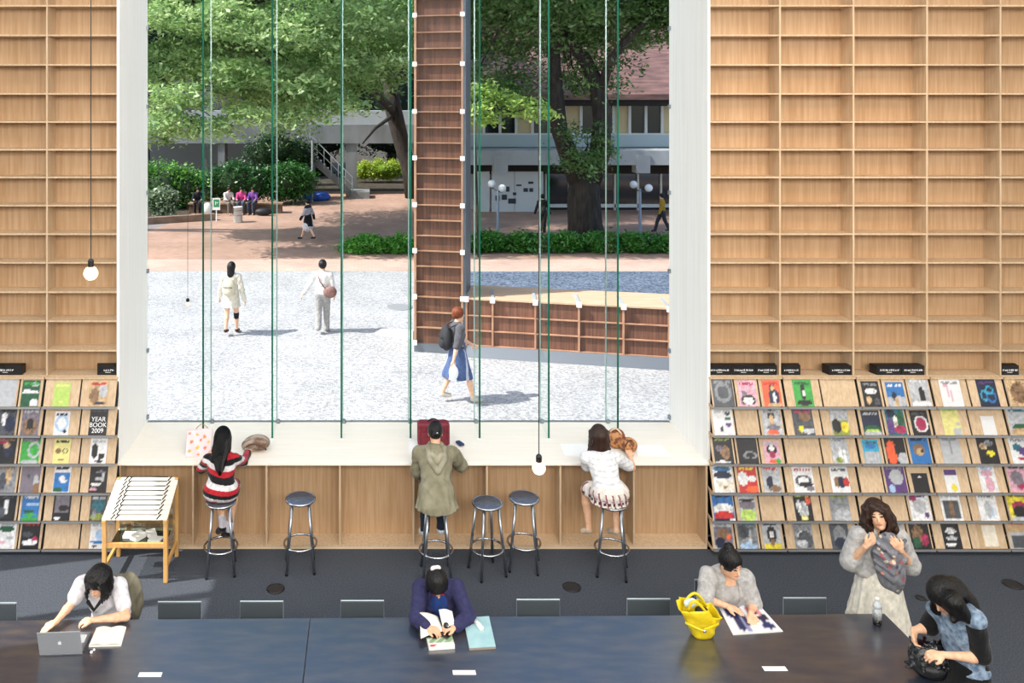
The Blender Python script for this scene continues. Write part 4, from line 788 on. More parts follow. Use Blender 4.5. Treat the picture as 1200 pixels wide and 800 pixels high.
def face_cols(J, s, tone, sockw=None, sockc=None):
    hr, hf, hu = headframe(J); H = np.array(J['head']); hr, hf, hu = map(np.array, (hr, hf, hu)); t = np.array(lin(tone))
    def fn(v):
        c = np.tile(t, (len(v), 1)); y = (v-H)/s; a = y @ hr; b = y @ hf; u_ = y @ hu; front = b > .045
        m = front & ((a/.022)**2+((u_+.052)/.009)**2 < 1); c[m] = t*np.array([.85, .5, .5])
        for sg in (-1, 1):
            m = front & (((a-sg*.031)/.016)**2+((u_-.006)/.0075)**2 < 1); c[m] = np.array(lin('#231815'))
            m = front & (((a-sg*.031)/.02)**2+((u_-.028)/.005)**2 < 1); c[m] = np.array(lin('#3a2a22'))
            m = front & (((a-sg*.042)/.022)**2+((u_+.03)/.02)**2 < 1); c[m] = t*np.array([1, .9, .88])
        return c
    return fn
def flat_col(col):
    c = np.array(lin(col)); return lambda v: np.tile(c, (len(v), 1))
def hair_cap(J, s=1.0, fringe=.03, g=.016):
    hr, hf, hu = headframe(J); H = J['head']; b = S()
    b.ell(H+hu*.03*s-hf*.012*s, ((.076+g)*s, (.092+g)*s, (.092+g)*s), (hr, hf, hu)); b.minus(H+hf*.110*s-hu*.05*s+hu*fringe, (.066*s, .072*s, .098*s), (hr, hf, hu)); return b, hr, hf, hu, H
def top_sdf(J, s=1.0, g=.014, sleeve=1.0, low=True, arms='LR', hemcut=None):
    b = S(); r, f, up = frame(J); A = (r, f, up)
    b.ell(J['neck'].lerp(J['pel'], .30), (.147*s+g, .092*s+g, .165*s+g), A); b.ell(J['neck'].lerp(J['pel'], .62), (.122*s+g, .088*s+g, .16*s), A, .05)
    for sg in (-1, 1): b.ell(J['neck'].lerp(J['pel'], .40)+f*.07*s+r*sg*.06*s, (.055*s, .05*s, .055*s), A, .03)
    if low: b.ell(J['pel']+up*.03, (.155*s+g, .112*s+g, .12*s), A, .05)
    for c in 'LR':
        sh, el, wr = J['sh'+c], J['el'+c], J['wr'+c]; b.cone(J['neck']-up*.05, sh, .05*s+g*.6, .048*s+g, .04)
        if c not in arms or sleeve <= 0: continue
        if sleeve <= 1: b.cone(sh, sh.lerp(el, sleeve), .05*s+g, (.05-.008*sleeve)*s+g*1.3, .03); 
        else:
            b.chain([sh, el, el.lerp(wr, sleeve-1)], [.05*s+g, .038*s+g, .03*s+g], .02)
    return b
def end_cut(sdf, p, d): sdf.plane(p, d)
def pants_sdf(J, s=1, g=.012, flare=.0, seat=True):
    b = S(); r, f, up = frame(J); b.ell(J['pel']+up*.0, (.155*s+g, .11*s+g, .115*s), (r, f, up))
    for c in 'LR': hp, kn, an = J['hp'+c], J['kn'+c], J['an'+c]; b.chain([hp, kn], [.09*s+g, .056*s+g], .04); b.chain([kn, an], [.056*s+g, .038*s+g+flare], .02)
    return b
def shoes_sdf(J, s=1, g=.008):
    b = S()
    for c in 'LR': b.chain([J['an'+c]-V3(0, 0, .012), J['to'+c]], [.037*s+g, .028*s+g], .02)
    zm = min(J['toL'].z, J['toR'].z); return b
def stand(x, y, ht, face, stride=.0, s=None, lean=0, arms=((.0, .12), (.0, .12))):
    """generic standing or walking joints; face = heading angle (0 = +Y)."""
    s = s or ht/1.62; f = Vector((math.sin(face), math.cos(face), 0)); r = Vector((math.cos(face), -math.sin(face), 0)); Z = Vector((0, 0, 1)); o = Vector((x, y, 0)); J = {}
    J['pel'] = o+Z*.88*s; J['neck'] = o+Z*1.36*s+f*lean; J['head'] = o+Z*1.50*s+f*(lean+.02); J['hf'] = f.copy()
    for c, sg in (('L', -1), ('R', 1)):
        st = stride*sg; J['sh'+c] = o+Z*1.30*s+r*sg*.165*s+f*lean; J['hp'+c] = o+Z*.86*s+r*sg*.085*s; lift = .07 if st < 0 else .0
        J['an'+c] = o+Z*(.075+lift)*s+r*sg*.08*s+f*st; J['kn'+c] = (J['hp'+c]+J['an'+c])/2+f*.04*s; J['to'+c] = J['an'+c]+f*.14*s-Z*.045*s
        aw = arms[0 if c == 'L' else 1]; J['el'+c] = o+Z*1.02*s+r*sg*(.21+aw[1]*.4)*s-f*(st*.3)+f*aw[0]*.3; J['wr'+c] = J['el'+c]+(-Z*.235+f*(.05-st*.25+aw[0])+r*sg*(aw[1]*.5)).normalized()*.23*s
        J['pn'+c] = r*(-sg); J['th'+c] = 1
    return J
# ------------------------------------------------------------------ reading tables and chairs
tabm = mat('black_stained_table', '#2b313e', .28, col2='#4a4544', scale=(3.5, 12, 3), detail=9, spec=.9, ramp=(.4, .75), coat=1.0)
tabm.node_tree.nodes['Principled BSDF'].inputs['Coat IOR'].default_value = 1.85
tabm.node_tree.nodes['Principled BSDF'].inputs['Coat Roughness'].default_value = .22
TZ = .72
A0, A1 = PZ(0, 726.5, TZ), PZ(1040, 718.5, TZ); td = (A1-A0).normalized()
def tx(X): return A0+td*((X-A0.x)/td.x)
def table(xa, xb, label):
    a, b = tx(xa), tx(xb); dep = 1.5; t = thing('reading_table', label, 'table', ((a.x+b.x)/2, a.y-dep/2, 0))
    m = MB(); ch = .004
    m.hexa([(a.x, a.y-dep, TZ-.035), (b.x, b.y-dep, TZ-.035), (b.x, b.y, TZ-.035), (a.x, a.y, TZ-.035)], [(a.x, a.y-dep, TZ-ch), (b.x, b.y-dep, TZ-ch), (b.x, b.y, TZ-ch), (a.x, a.y, TZ-ch)])
    m.hexa([(a.x, a.y-dep, TZ-ch), (b.x, b.y-dep, TZ-ch), (b.x, b.y, TZ-ch), (a.x, a.y, TZ-ch)], [(a.x+ch, a.y-dep+ch, TZ), (b.x-ch, b.y-dep+ch, TZ), (b.x-ch, b.y-ch, TZ), (a.x+ch, a.y-ch, TZ)])
    m.build('table_top', tabm, t)
    for x in (a.x+.25, b.x-.3):
        MB().box(x, x+.05, a.y-dep+.2, a.y-.25, 0, TZ-.035).build('leg', mat('black_leg', '#17171a', .5), t)
    return t
table(-5.2, -.4975, 'long black stained reading table with the laptop, left of the seam')
table(-.4925, 4.41, 'long black stained reading table with the yellow bag, right of the seam')
chf = mat('black_chair_frame', '#1d2023', .4, .3); chb = mat('dark_grey_backrest', '#3f464b', .55); chr_ = mat('pale_backrest_rim', '#9aa7ad', .4, .4)
def chair(px0, px1, yb, label, rz=0, first=[None]):
    Yb = 7.0; X = ((px0+px1)/2-PX)*Yb/F
    if first[0] is None:
        t = thing('reading_chair', label, 'chair', (0, 0, 0), 0, 'dark low backed chairs tucked under the reading tables'); w = .185
        MB().cbox(-w, w, -.012, .012, .56, .775, .004).build('backrest', chb, t)
        m = MB(); m.tube([(-w, .0, .56), (-w, .0, .778), (w, .0, .778), (w, 0, .56)], .006, 6); m.build('backrest_rim', chr_, t)
        MB().cbox(-.2, .2, -.46, -.06, .43, .455, .006).build('seat', chb, t)
        for sx in (-1, 1):
            MB().tube([(sx*.17, 0, .6), (sx*.17, -.01, .44), (sx*.18, .03, 0)], .011, 8).build('leg', chf, t)
            MB().tube([(sx*.17, -.42, .43), (sx*.18, -.46, 0)], .011, 8).build('leg', chf, t)
        first[0] = t; c = t
    else: c = copy_tree(first[0]); c['label'] = label
    c.location = (X, Yb+(A1.y-A0.y)*(X-A0.x)/9+.02, 0); c.rotation_euler.z = rz
    return c
chair(-22, 8, 712, 'dark low backed chair at the far left end of the reading table')
chair(184, 235, 711, 'dark low backed chair, first empty one right of the laptop user')
chair(281, 331, 711, 'dark low backed chair, second empty one right of the laptop user')
chair(399, 450, 709, 'dark low backed chair left of the reader in the navy cardigan')
chair(607, 658, 708, 'dark low backed chair right of the reader in the navy cardigan')
chair(738, 789, 706, 'dark low backed chair just behind the yellow bag')
chair(924, 975, 703, 'dark low backed chair between the open magazine and the standing woman')
def occ_chair(X, Y, label):
    c = copy_tree(bpy.data.objects['reading_chair']); c['label'] = label; c.location = (X, Y, 0); return c
# ------------------------------------------------------------------ stools
seatm = mat('blue_grey_seat', '#70757f', .28, .5, col2='#5c616b', scale=(14, 40, 3)); legm = mat('steel_leg', '#9aa0a8', .28, .9)
def make_stool(label):
    t = thing('bar_stool', label, 'stool', (0, 0, 0), 0, 'round metal bar stools along the counter'); z = .76
    MB().lathe((0, 0, z), [(.0, -.03), (.14, -.03), (.152, -.022), (.152, -.004), (.146, .0), (0, -.003)], 28).build('seat', seatm, t, True)
    MB().ring((0, 0, z-.012), .156, .013, 32, 8).build('seat_rim', chrome, t, True)
    for a in (45, 135, 225, 315):
        c, s_ = math.cos(R(a)), math.sin(R(a)); l = MB().tube([(c*.125, s_*.125, z-.03), (c*.21, s_*.21, .004)], [.0155, .0155], 10).build('leg', legm, t, True)
        MB().lathe((c*.21, s_*.21, 0), [(.016, 0), (.016, .02), (.0, .022)], 8).build('foot', black, l)
    MB().ring((0, 0, .27), .178, .012, 36, 8).build('foot_ring', chrome, t, True)
    return t
stool0 = make_stool('x'); firsts = [True]
def stool(px, py, rz, label):
    c = PZ(px, py, .76)
    o = stool0 if firsts[0] else copy_tree(stool0); firsts[0] = False
    o.location = (c.x, c.y, 0); o.rotation_euler.z = R(rz); o['label'] = label; return c
STB = stool(259, 586, 8, 'bar stool under the woman in the striped dress')
stool(352, 583, 5, 'empty bar stool standing alone right of the striped dress')
STC = stool(511, 590, 0, 'bar stool under the person in the green hooded coat')
stool(571, 588, 20, 'empty bar stool, left one of the pair right of the green coat')
stool(614, 582, -12, 'empty bar stool, right one of the pair right of the green coat')
STD = stool(717, 588, -18, 'bar stool under the woman in the white top')
# ------------------------------------------------------------------ slatted sloping display stand
sw = mat('light_pine', '#dcae6e', .5, col2='#cc9a58', scale=(20, 20, 3)); cord = mat('black_cord', '#17181c', .8); slatm = mat('white_slat', '#e6e1d3', .7)
x0, x1 = -2.80, -2.15; yf, yr = 8.64, 9.13
t = thing('slatted_display_stand', 'pale wooden stand with sloping white slatted top beside the left racks', 'stand', ((x0+x1)/2, (yf+yr)/2, 0))
for x in (x0, x1):
    MB().cbox(x-.022, x+.022, yf-.022, yf+.022, 0, .66).build('leg', sw, t); MB().cbox(x-.02, x+.02, yr-.02, yr+.02, 0, .88).build('leg', sw, t)
    MB().box(x-.015, x+.015, yf+.02, yr-.02, .14, .18).build('side_rail', sw, t)
    MB().hexa([(x-.02, yf-.04, .635), (x+.02, yf-.04, .635), (x+.02, yr+.03, .84), (x-.02, yr+.03, .84)], [(x-.02, yf-.04, .665), (x+.02, yf-.04, .665), (x+.02, yr+.03, .87), (x-.02, yr+.03, .87)]).build('sloping_rail', sw, t)
MB().box(x0+.022, x1-.022, yf-.015, yf+.015, .37, .415).build('front_rail', sw, t)
MB().box(x0+.02, x1-.02, yr-.015, yr+.015, .37, .415).build('rear_rail', sw, t)
N = 9
for i in range(N):
    fa, fb = i/N, (i+.80)/N; p = lambda f_: (yf-.03+(yr+.03-yf+.03)*f_, .672+.2*f_)
    (ya, za), (yb, zb) = p(fa), p(fb)
    MB().hexa([(x0-.02, ya, za-.003), (x1+.02, ya, za-.003), (x1+.02, yb, zb-.003), (x0-.02, yb, zb-.003)], [(x0-.02, ya, za+.009), (x1+.02, ya, za+.009), (x1+.02, yb, zb+.009), (x0-.02, yb, zb+.009)]).build('slat', slatm, t)
    MB().hexa([(x0+.12, yb-.002, zb-.008), (x1-.1, yb-.002, zb-.008), (x1-.1, yb+.013, zb-.003), (x0+.12, yb+.013, zb-.003)], [(x0+.12, yb-.002, zb+.0085), (x1-.1, yb-.002, zb+.0085), (x1-.1, yb+.013, zb+.0135), (x0+.12, yb+.013, zb+.0135)]).build('cord', cord, t)
    for xx in (x0+.075, x0+.12, x1-.09): MB().tube([(xx, ya-.002, za+.012), (xx+.03, yb+.006, zb+.015)], .0065, 5).build('lashing', cord, t)
o = MB().box(x0+.03, x1-.03, yr-.05, yr-.045, .2, .62).build('mesh_panel', thin_glass('clear_sheet', (.9, .92, .92), .12, 1.3), t)
MB().box(x0+.03, x1-.03, yf+.03, yr-.06, .345, .352).build('shelf_panel', thin_glass('clear_sheet', (.9, .92, .92), .12, 1.3), t)
m = MB()
for i, (a, b_, c_) in enumerate(((.2, .25, .03), (.3, .2, .05), (.42, .28, .02), (.5, .15, .02))): m.obox((x0+a, yf+b_, .352+c_*.5+i*.004), (math.cos(i), math.sin(i), 0), (-math.sin(i), math.cos(i), 0), (0, 0, 1), .07, .05, c_*.5)
o = m.build('paper_stack', mat('loose_paper', '#e9e9e4', .8), None); tag(o, 'loose white papers lying on the clear shelf inside the slatted stand', 'paper')
# ------------------------------------------------------------------ pendant bulbs
wire = mat('black_wire', '#1b1c1e', .6); amber = mat('bulb_glass', '#fff0de', .15, alpha=.38, emit='#ffb878', es=.3); fil = mat('glowing_filament', '#ffc98a', emit='#ffb56a', es=9)
def bulb(px, py, Y, r, label, em=True):
    c = P(px, py, Y); t = thing('pendant_bulb', label, 'pendant lamp', c, 0)
    MB().tube([(c.x, c.y, c.z+r*1.9), (c.x, c.y, CEIL)], .0035 if Y < 8 else .0025, 5).build('wire', wire, t)
    MB().lathe(c, [(.018, r*.85), (.02, r*.95), (.02, r*1.75), (.012, r*2), (0, r*2)], 14).build('socket', black, t)
    MB().lathe(c, [(max(.001, r*math.sin(a)), -r*math.cos(a)) for a in np.linspace(.02, 2.75, 12)], 20).build('bulb', amber, t, True)
    if em:
        m = MB()
        for k in range(6): a = k*math.pi/3; m.tube([c+V3(math.cos(a)*r*.12, math.sin(a)*r*.12, r*.6), c+V3(math.cos(a)*r*.34, math.sin(a)*r*.34, -r*.25), c+V3(math.cos(a+.5)*r*.34, math.sin(a+.5)*r*.34, r*.3)], r*.03, 4)
        m.build('filament', fil, t)
        d = bpy.data.lights.new('bulb_light', 'POINT'); d.energy = 2.5; d.color = (1, .75, .5); d.shadow_soft_size = .03; lo = bpy.data.objects.new('bulb_light', d); COL.objects.link(lo); lo.location = (0, 0, 0); lo.parent = t
    MB().lathe((c.x, c.y, CEIL), [(.05, -.02), (.05, 0)], 12).build('ceiling_rose', white, t)
V3 = lambda *a: Vector(a)
bulb(106.5, 320, 5.4, .047, 'round glowing bulb hanging on a long wire before the left bookshelf')
bulb(631.5, 548, 5.4, .044, 'round glowing bulb hanging on a long wire above the stools')
bulb(220, 356, 9.6, .032, 'solid stand-in for a bulb reflected in the window, on a thin wire', False)  # solid bulb added where the glass only reflects an indoor one
# ------------------------------------------------------------------ floor boxes
for px, py, lb in ((323, 690, 'round dark floor socket cover in the carpet under the lone stool'), (670, 688, 'round dark floor socket cover in the carpet right of the pair of stools'), (1187, 685, 'round dark floor socket cover in the carpet at the right edge'), (1079, 701, 'small dark round socket in the carpet behind the denim vest')):
    c = PZ(px, py, 0); rr = .09 if px != 1079 else .045
    t = thing('floor_socket', lb, 'socket', c); MB().ring((c.x, c.y, .004), rr, .006, 24, 6).build('rim', black, t, True); MB().lathe((c.x, c.y, 0), [(rr-.01, .0), (rr-.015, .006), (0, .006)], 20).build('lid', mat('socket_lid', '#24262a', .4), t)
# ------------------------------------------------------------------ things on the table
tape = mat('white_label', '#eceeee', .5)
for px, py, w, lb in ((176, 790.5, .088, 'small white strip label on the table front left'), (544, 788, .088, 'small white strip label on the table front, below the open book'), (908, 783.5, .09, 'small white strip label on the table front right')):
    c = PZ(px, py, TZ); o = MB().cbox(c.x-w, c.x+w, c.y-.024, c.y+.024, TZ+.0005, TZ+.004, .001).build('strip_label', tape, None); tag(o, lb, 'label')
alum = mat('laptop_aluminium', '#a7abb2', .3, .8)
t0 = PZ(46, 768, TZ); t1 = PZ(97, 766, TZ)
t = thing('laptop', 'open silver laptop with its lid towards the camera at the left end of the table', 'laptop', tuple((t0+t1)/2), 0)
bd = (t1-t0).normalized(); bn = Vector((-bd.y, bd.x, 0)); cc = (t0+t1)/2; wl_ = .165
MB().obox(cc+bn*.125+Vector((0, 0, .009)), bd, bn, (0, 0, 1), wl_, .12, .008).build('base', alum, t)
MB().obox(cc+bn*.16+Vector((0, 0, .0175)), bd, bn, (0, 0, 1), wl_-.02, .05, .0008).build('keyboard', mat('keyboard', '#d9dcdf', .5), t)
up_ = (Vector((0, 0, 1))*.95-bn*.30).normalized(); ln_ = up_.cross(bd).normalized()
lidc = cc+Vector((0, 0, .012))+up_*.11
MB().obox(lidc, bd, up_, ln_, wl_, .11, .004).build('lid', mat('lid_aluminium', '#a9adb3', .4, .4), t)
MB().obox(lidc+ln_*.0045, bd, up_, ln_, wl_-.012, .1, .0006).build('screen', mat('laptop_screen', '#cfe0ee', .2, emit='#b9cfe0', es=.6), t)
sgn = -1
o = MB().obox(lidc-ln_*.0045+up_*.0, bd, up_, ln_, .012, .013, .0006).obox(lidc-ln_*.0045+up_*.018+bd*.003, bd, up_, ln_, .003, .005, .0006).build('lid_emblem', lett, t)
# mouse
c = PZ(57, 733.5, TZ); MB().lathe(c, [(.03, 0), (.032, .008), (.026, .022), (.012, .03), (0, .031)], 14).build('mouse', mat('white_mouse', '#eeeeea', .3), None, True); tag(bpy.data.objects['mouse'], 'white computer mouse under the laptop user\'s hand', 'mouse')
paperm = mat('book_page', '#f1ede3', .7, col2='#e4dfd4', scale=(60, 3, 3)); 
def open_book(name, corners, label, mats, thick=.012, cat='book', arch=.012, img=None, z=TZ):
    """corners: near-left, near-right, far-right, far-left as points on the table"""
    nl, nr_, fr, fl = corners; c = (nl+nr_+fr+fl)/4; t = thing(name, label, cat, c)
    for k, (a, b) in enumerate(((0, .5), (.5, 1))):
        n = 10; mm = 14; v = []; f = []
        for j in range(mm+1):
            for i in range(n+1):
                s_ = a+(b-a)*i/n; q = i/n if k == 0 else 1-i/n; g = j/mm
                p = (nl.lerp(nr_, s_)).lerp(fl.lerp(fr, s_), g); v.append(tuple(p+Vector((0, 0, thick+arch*math.sin(min(q*1.05, 1)*math.pi)*1.0))))
        for j in range(mm):
            for i in range(n): f.append((j*(n+1)+i, j*(n+1)+i+1, (j+1)*(n+1)+i+1, (j+1)*(n+1)+i))
        nb = len(v); cols = None
        if img:
            uv = np.array([[i/n, j/mm] for j in range(mm+1) for i in range(n+1)]); cols = np.tile(np.array(lin('#e9e9ee')), (nb, 1))
            for (side, x, y, rx, ry, cl) in img:
                if side != k: continue
                mk = ((uv[:, 0]-x)/rx)**2+((uv[:, 1]-y)/ry)**2 < 1; cols[mk] = lin(cl)
        vv = np.array(v)-np.array(c); link('page', npmesh('page', vv, f, cols), cover_m if img else paperm, t)
    m = MB(); e = .004
    m.hexa([nl, nr_, fr, fl], [p+Vector((0, 0, thick)) for p in (nl, nr_, fr, fl)]); m.build('page_block', mats, t)
    return t
T_ = lambda px, py, z=TZ+.001: PZ(px, py, z)
open_book('notebook', (T_(104, 758), T_(142, 757), T_(148, 736), T_(113, 737)), 'open notebook with cream pages right of the laptop', page_m)
# small earphones case
c = T_(107, 765); m = MB(); m.lathe(c, [(.008, 0), (.012, .006), (.008, .016), (0, .018)], 10).lathe(c+V3(.012, .03, 0), [(.006, 0), (.01, .005), (.006, .014), (0, .015)], 10); m.tube([c+V3(0, 0, .008), c+V3(.006, .015, .01), c+V3(.012, .03, .008)], .003, 5)
o = m.build('earphones', white, None, True); tag(o, 'tiny white earphones on the table below the notebook', 'earphones')
# centre books
bkg = MB(); a, b_, c_, d_ = T_(503, 762), T_(533, 760), T_(528, 742), T_(498, 743)
t = thing('thick_book', 'thick closed book with a green and white cover under the raised pages', 'book', (a+c_)/2)
h3 = Vector((0, 0, .028)); h4 = Vector((0, 0, .03))
MB().hexa([a, b_, c_, d_], [p+h3 for p in (a, b_, c_, d_)]).build('page_block', page_m, t)
n = 12; v = []; f = [(j*(n+1)+i, j*(n+1)+i+1, (j+1)*(n+1)+i+1, (j+1)*(n+1)+i) for j in range(n) for i in range(n)]; cl = []
for j in range(n+1):
    for i in range(n+1):
        p = a.lerp(b_, i/n).lerp(d_.lerp(c_, i/n), j/n)+h4; v.append(tuple(p-(a+c_)/2)); x, y = i/n, j/n
        cl.append(lin('#d23a4a') if (x-.15)**2+(y-.05)**2 < .012 else lin('#e7eae6') if y < .2 or x < .08 else lin('#3a2620') if ((x-.35)/.22)**2+((y-.7)/.25)**2 < 1 else lin('#1c1a1a') if ((x-.75)/.2)**2+((y-.65)/.25)**2 < 1 else lin('#7fa07a') if (i*3+j*5) % 4 else lin('#c5d3bd'))
link('cover', npmesh('cover', v, f, np.array(cl), False), cover_m, t)
# open book with lifted white pages
t = thing('open_book', 'open book with white pages held up by the reader in the navy cardigan', 'book', PZ(508, 735, .8))
def sheet(name, pts, m, par, bend=.02, th=.006, n=8):
    nl, nr2, fr2, fl2 = pts; v = []; f = []
    nm = (nr2-nl).cross(fl2-nl).normalized()
    for lay in (0, 1):
        for j in range(n+1):
            for i in range(n+1):
                p = nl.lerp(nr2, i/n).lerp(fl2.lerp(fr2, i/n), j/n)+nm*(bend*math.sin(math.pi*i/n)-lay*th); v.append(tuple(p))
    q = (n+1)**2
    for j in range(n):
        for i in range(n):
            k = j*(n+1)+i; f.append((k, k+1, k+n+2, k+n+1)); f.append((q+k, q+k+n+1, q+k+n+2, q+k+1))
    for i in range(n):
        f.append((i, q+i, q+i+1, i+1)); k = n*(n+1)+i; f.append((k, k+1, q+k+1, q+k)); k = i*(n+1); f.append((k, k+n+1, q+k+n+1, q+k)); k = i*(n+1)+n; f.append((k, q+k, q+k+n+1, k+n+1))
    mb = MB(); mb.add(v, f); return mb.build(name, m, par, True)
sheet('left_page', (PZ(493, 748, .76), PZ(520, 739, .765), PZ(513, 722, .80), PZ(492, 717, .84)), paperm, t, .015)
sheet('right_page', (PZ(520, 739, .765), PZ(533, 731, .80), PZ(530, 716, .85), PZ(514, 714, .86)), paperm, t, .03)
MB().hexa([PZ(491, 750, .75), PZ(521, 741, .755), PZ(514, 724, .78), PZ(490, 719, .80)], [PZ(491, 750, .757), PZ(521, 741, .762), PZ(514, 724, .79), PZ(490, 719, .81)]).build('cover', black, t)
c = T_(524, 733, .79); o = MB().lathe(c, [(.0, -.02), (.026, -.02), (.034, .0), (.026, .02), (.012, .028), (0, .03)], 16).build('magnifier', mat('glossy_black', '#101216', .12, coat=.5), None, True); tag(o, 'small round glossy black magnifier on the open pages', 'magnifier')
a, b_, c_, d_ = T_(550, 762), T_(581, 760), T_(573, 724.5), T_(543, 726.5)
t = thing('folder', 'pale turquoise folder lying right of the open book', 'folder', (a+c_)/2)
MB().hexa([a, b_, c_, d_], [p+V3(0, 0, .018) for p in (a, b_, c_, d_)]).build('pages', mat('brown_page_block', '#8f867d', .8), t)
MB().hexa([p+V3(0, 0, .018) for p in (a, b_, c_, d_)], [p+V3(0, 0, .021) for p in (a, b_, c_, d_)]).build('cover', mat('turquoise_cover', '#a9cdd1', .45, col2='#98bfc4', scale=(9, 9, 9)), t)
o = MB().tube([T_(557, 727, .758), T_(565, 737, .758)], [.02, .02], 14).build('paper_roll', mat('white_paper_roll', '#efefec', .7), None, True); tag(o, 'small white paper roll lying on the turquoise folder', 'roll')
# open magazine on the right
img = [(0, .5, .5, .16, .5, '#1e2552'), (0, .75, .35, .14, .35, '#8b90b8'), (0, .35, .75, .2, .2, '#2b3060'), (0, .85, .6, .12, .4, '#2a2f5c'), (1, .35, .7, .22, .2, '#1f2340'), (1, .55, .45, .16, .2, '#23274d'), (1, .3, .85, .14, .1, '#b96a77'), (1, .65, .75, .1, .22, '#c98a92'), (1, .6, .18, .22, .12, '#2a3468'), (1, .75, .5, .12, .12, '#1c2038'), (1, .45, .55, .06, .08, '#dfe0e8')]
open_book('open_magazine', (T_(859, 744), T_(917.5, 740), T_(889, 708.5), T_(842, 711)), 'open glossy magazine with navy pictures right of the yellow bag', page_m, .006, 'magazine', .008, img)
# bottle
c = PZ(1028, 731, TZ); t = thing('drink_bottle', 'small bottle with white label standing on the table before the standing woman', 'bottle', c)
MB().lathe(c, [(.0, 0), (.032, .0), (.034, .01), (.034, .05)], 18).build('dark_drink', mat('dark_drink', '#15100f', .15), t, True)
MB().lathe(c, [(.034, .05), (.0345, .05), (.0345, .14), (.034, .14)], 18).build('label', mat('bottle_label', '#c9cccd', .5, col2='#8f9699', scale=(60, 60, 40)), t, True)
MB().lathe(c, [(.034, .14), (.03, .165), (.015, .19), (.013, .2)], 18).build('neck', mat('clear_plastic', '#cfd6d8', .2), t, True)
MB().lathe(c, [(.016, .198), (.016, .222), (0, .223)], 14).build('cap', white, t, True)
# yellow bag
yb = mat('yellow_leather', '#ecd21e', .38, col2='#d4b80f', scale=(14, 14, 14), bump=.5, bscale=(22, 22, 10)); bc = PZ(818, 744, TZ); bc.z = TZ
t = thing('handbag', 'bright yellow leather tote bag standing on the table', 'bag', bc)
v = []; f = []; NN = 28; RW = 12
for j in range(RW+1):
    g = j/RW; w_ = .075+.085*g**.8; d2 = .055+.055*g**.9; z = TZ+.25*g
    for i in range(NN):
        a = 2*math.pi*i/NN; fold = 1+.09*math.sin(a*5+g*4)*g+.05*math.sin(a*11+g*7)*g+.04*math.sin(g*14+a*2); sx = abs(math.cos(a))**.7*math.copysign(1, math.cos(a)); sy = abs(math.sin(a))**.7*math.copysign(1, math.sin(a))
        v.append((bc.x+.035*(1-g)+sx*w_*fold+g*.0, bc.y+sy*d2*fold, z-(.05*g if math.cos(a) > .3 else 0)+.015*math.sin(a*3)*g))
for j in range(RW):
    for i in range(NN): f.append((j*NN+i, j*NN+(i+1) % NN, (j+1)*NN+(i+1) % NN, (j+1)*NN+i))
f.append(tuple(reversed(range(NN)))); mb = MB(); mb.add(v, f); ob = mb.build('body', yb, t, True); sm = ob.modifiers.new('shell', 'SOLIDIFY'); sm.thickness = .004
def strap(pts, r, name, par, m, flat=None, n=8): return MB().tube(pts, r, n).build(name, m, par, True)
def arc(a, b, h, n=10, side=Vector((0, 0, 0))):
    a, b = Vector(a), Vector(b); return [a.lerp(b, i/n)+Vector((0, 0, h))*math.sin(math.pi*i/n)+side*math.sin(math.pi*i/n) for i in range(n+1)]
zt_ = TZ+.24
strap(arc((bc.x-.1, bc.y-.05, zt_-.01), (bc.x+.06, bc.y-.075, zt_-.04), .10, 12, Vector((-.03, 0, 0))), .011, 'handle', t, yb)
strap(arc((bc.x-.09, bc.y+.05, zt_), (bc.x+.09, bc.y+.06, zt_-.04), .09, 12, Vector((.0, 0, 0))), .011, 'handle', t, yb)
strap([(bc.x-.14, bc.y-.09, TZ+.16), (bc.x-.02, bc.y-.125, TZ+.12), (bc.x+.13, bc.y-.09, TZ+.15)], .009, 'belt', t, yb)
MB().lathe((bc.x+.0, bc.y-.128, TZ+.12), [(.0, -.012), (.014, -.01), (.014, .01), (0, .012)], 12).build('clasp', chrome, t, True)
s_ = S().ell((bc.x-.075, bc.y+.0, TZ+.26), (.04, .03, .035)).ell((bc.x-.04, bc.y+.01, TZ+.265), (.03, .03, .03)); o = sbuild('cloth_bundle', s_, .006, mat('pale_blue_cloth', '#bcd5da', .9, col2='#dfe6e4', scale=(30, 30, 30)), None); tag(o, 'pale blue and white cloth poking out of the yellow bag', 'cloth')
s_ = S().ell((bc.x+.03, bc.y+.0, TZ+.2), (.055, .045, .03)); o = sbuild('dark_pouch', s_, .006, mat('dark_pouch', '#2a2420', .7), None); tag(o, 'dark pouch lying inside the yellow bag', 'pouch')
# ------------------------------------------------------------------ things on the window counter
def bag_sdf(name, c, r, ax, h, m, label, cat='bag', colf=None, extra=None, k=.02):
    s_ = S().ell(c, r, ax)
    for e in (extra or []): s_.ell(e[0], e[1], ax, k)
    o = sbuild(name, s_, h, m, None, colf); tag(o, label, cat); return o
Cz = SZ
def orange_spots(v):
    c = np.tile(np.array(lin('#ecc9c4')), (len(v), 1)); r = np.random.default_rng(5)
    for i in range(16):
        p = np.array([r.uniform(-2.2, -1.75), r.uniform(9.6, 10), r.uniform(1.0, 1.32)]); d = ((v[:, [0, 2]]-p[[0, 2]])**2).sum(1); c[d < .00045+.0003*r.random()] = lin('#ef9a2c') if i % 2 else lin('#e8733a')
    d = abs(v[:, 2]-1.28); return c
g0 = P(216, 536, 9.35); g1 = P(245, 530, 9.5); top_ = P(221, 498, 9.6); 
t = thing('shopping_bag', 'pink paper bag with orange flower spots on the counter, far left', 'bag', V3(g0.x+.13, 9.5, Cz))
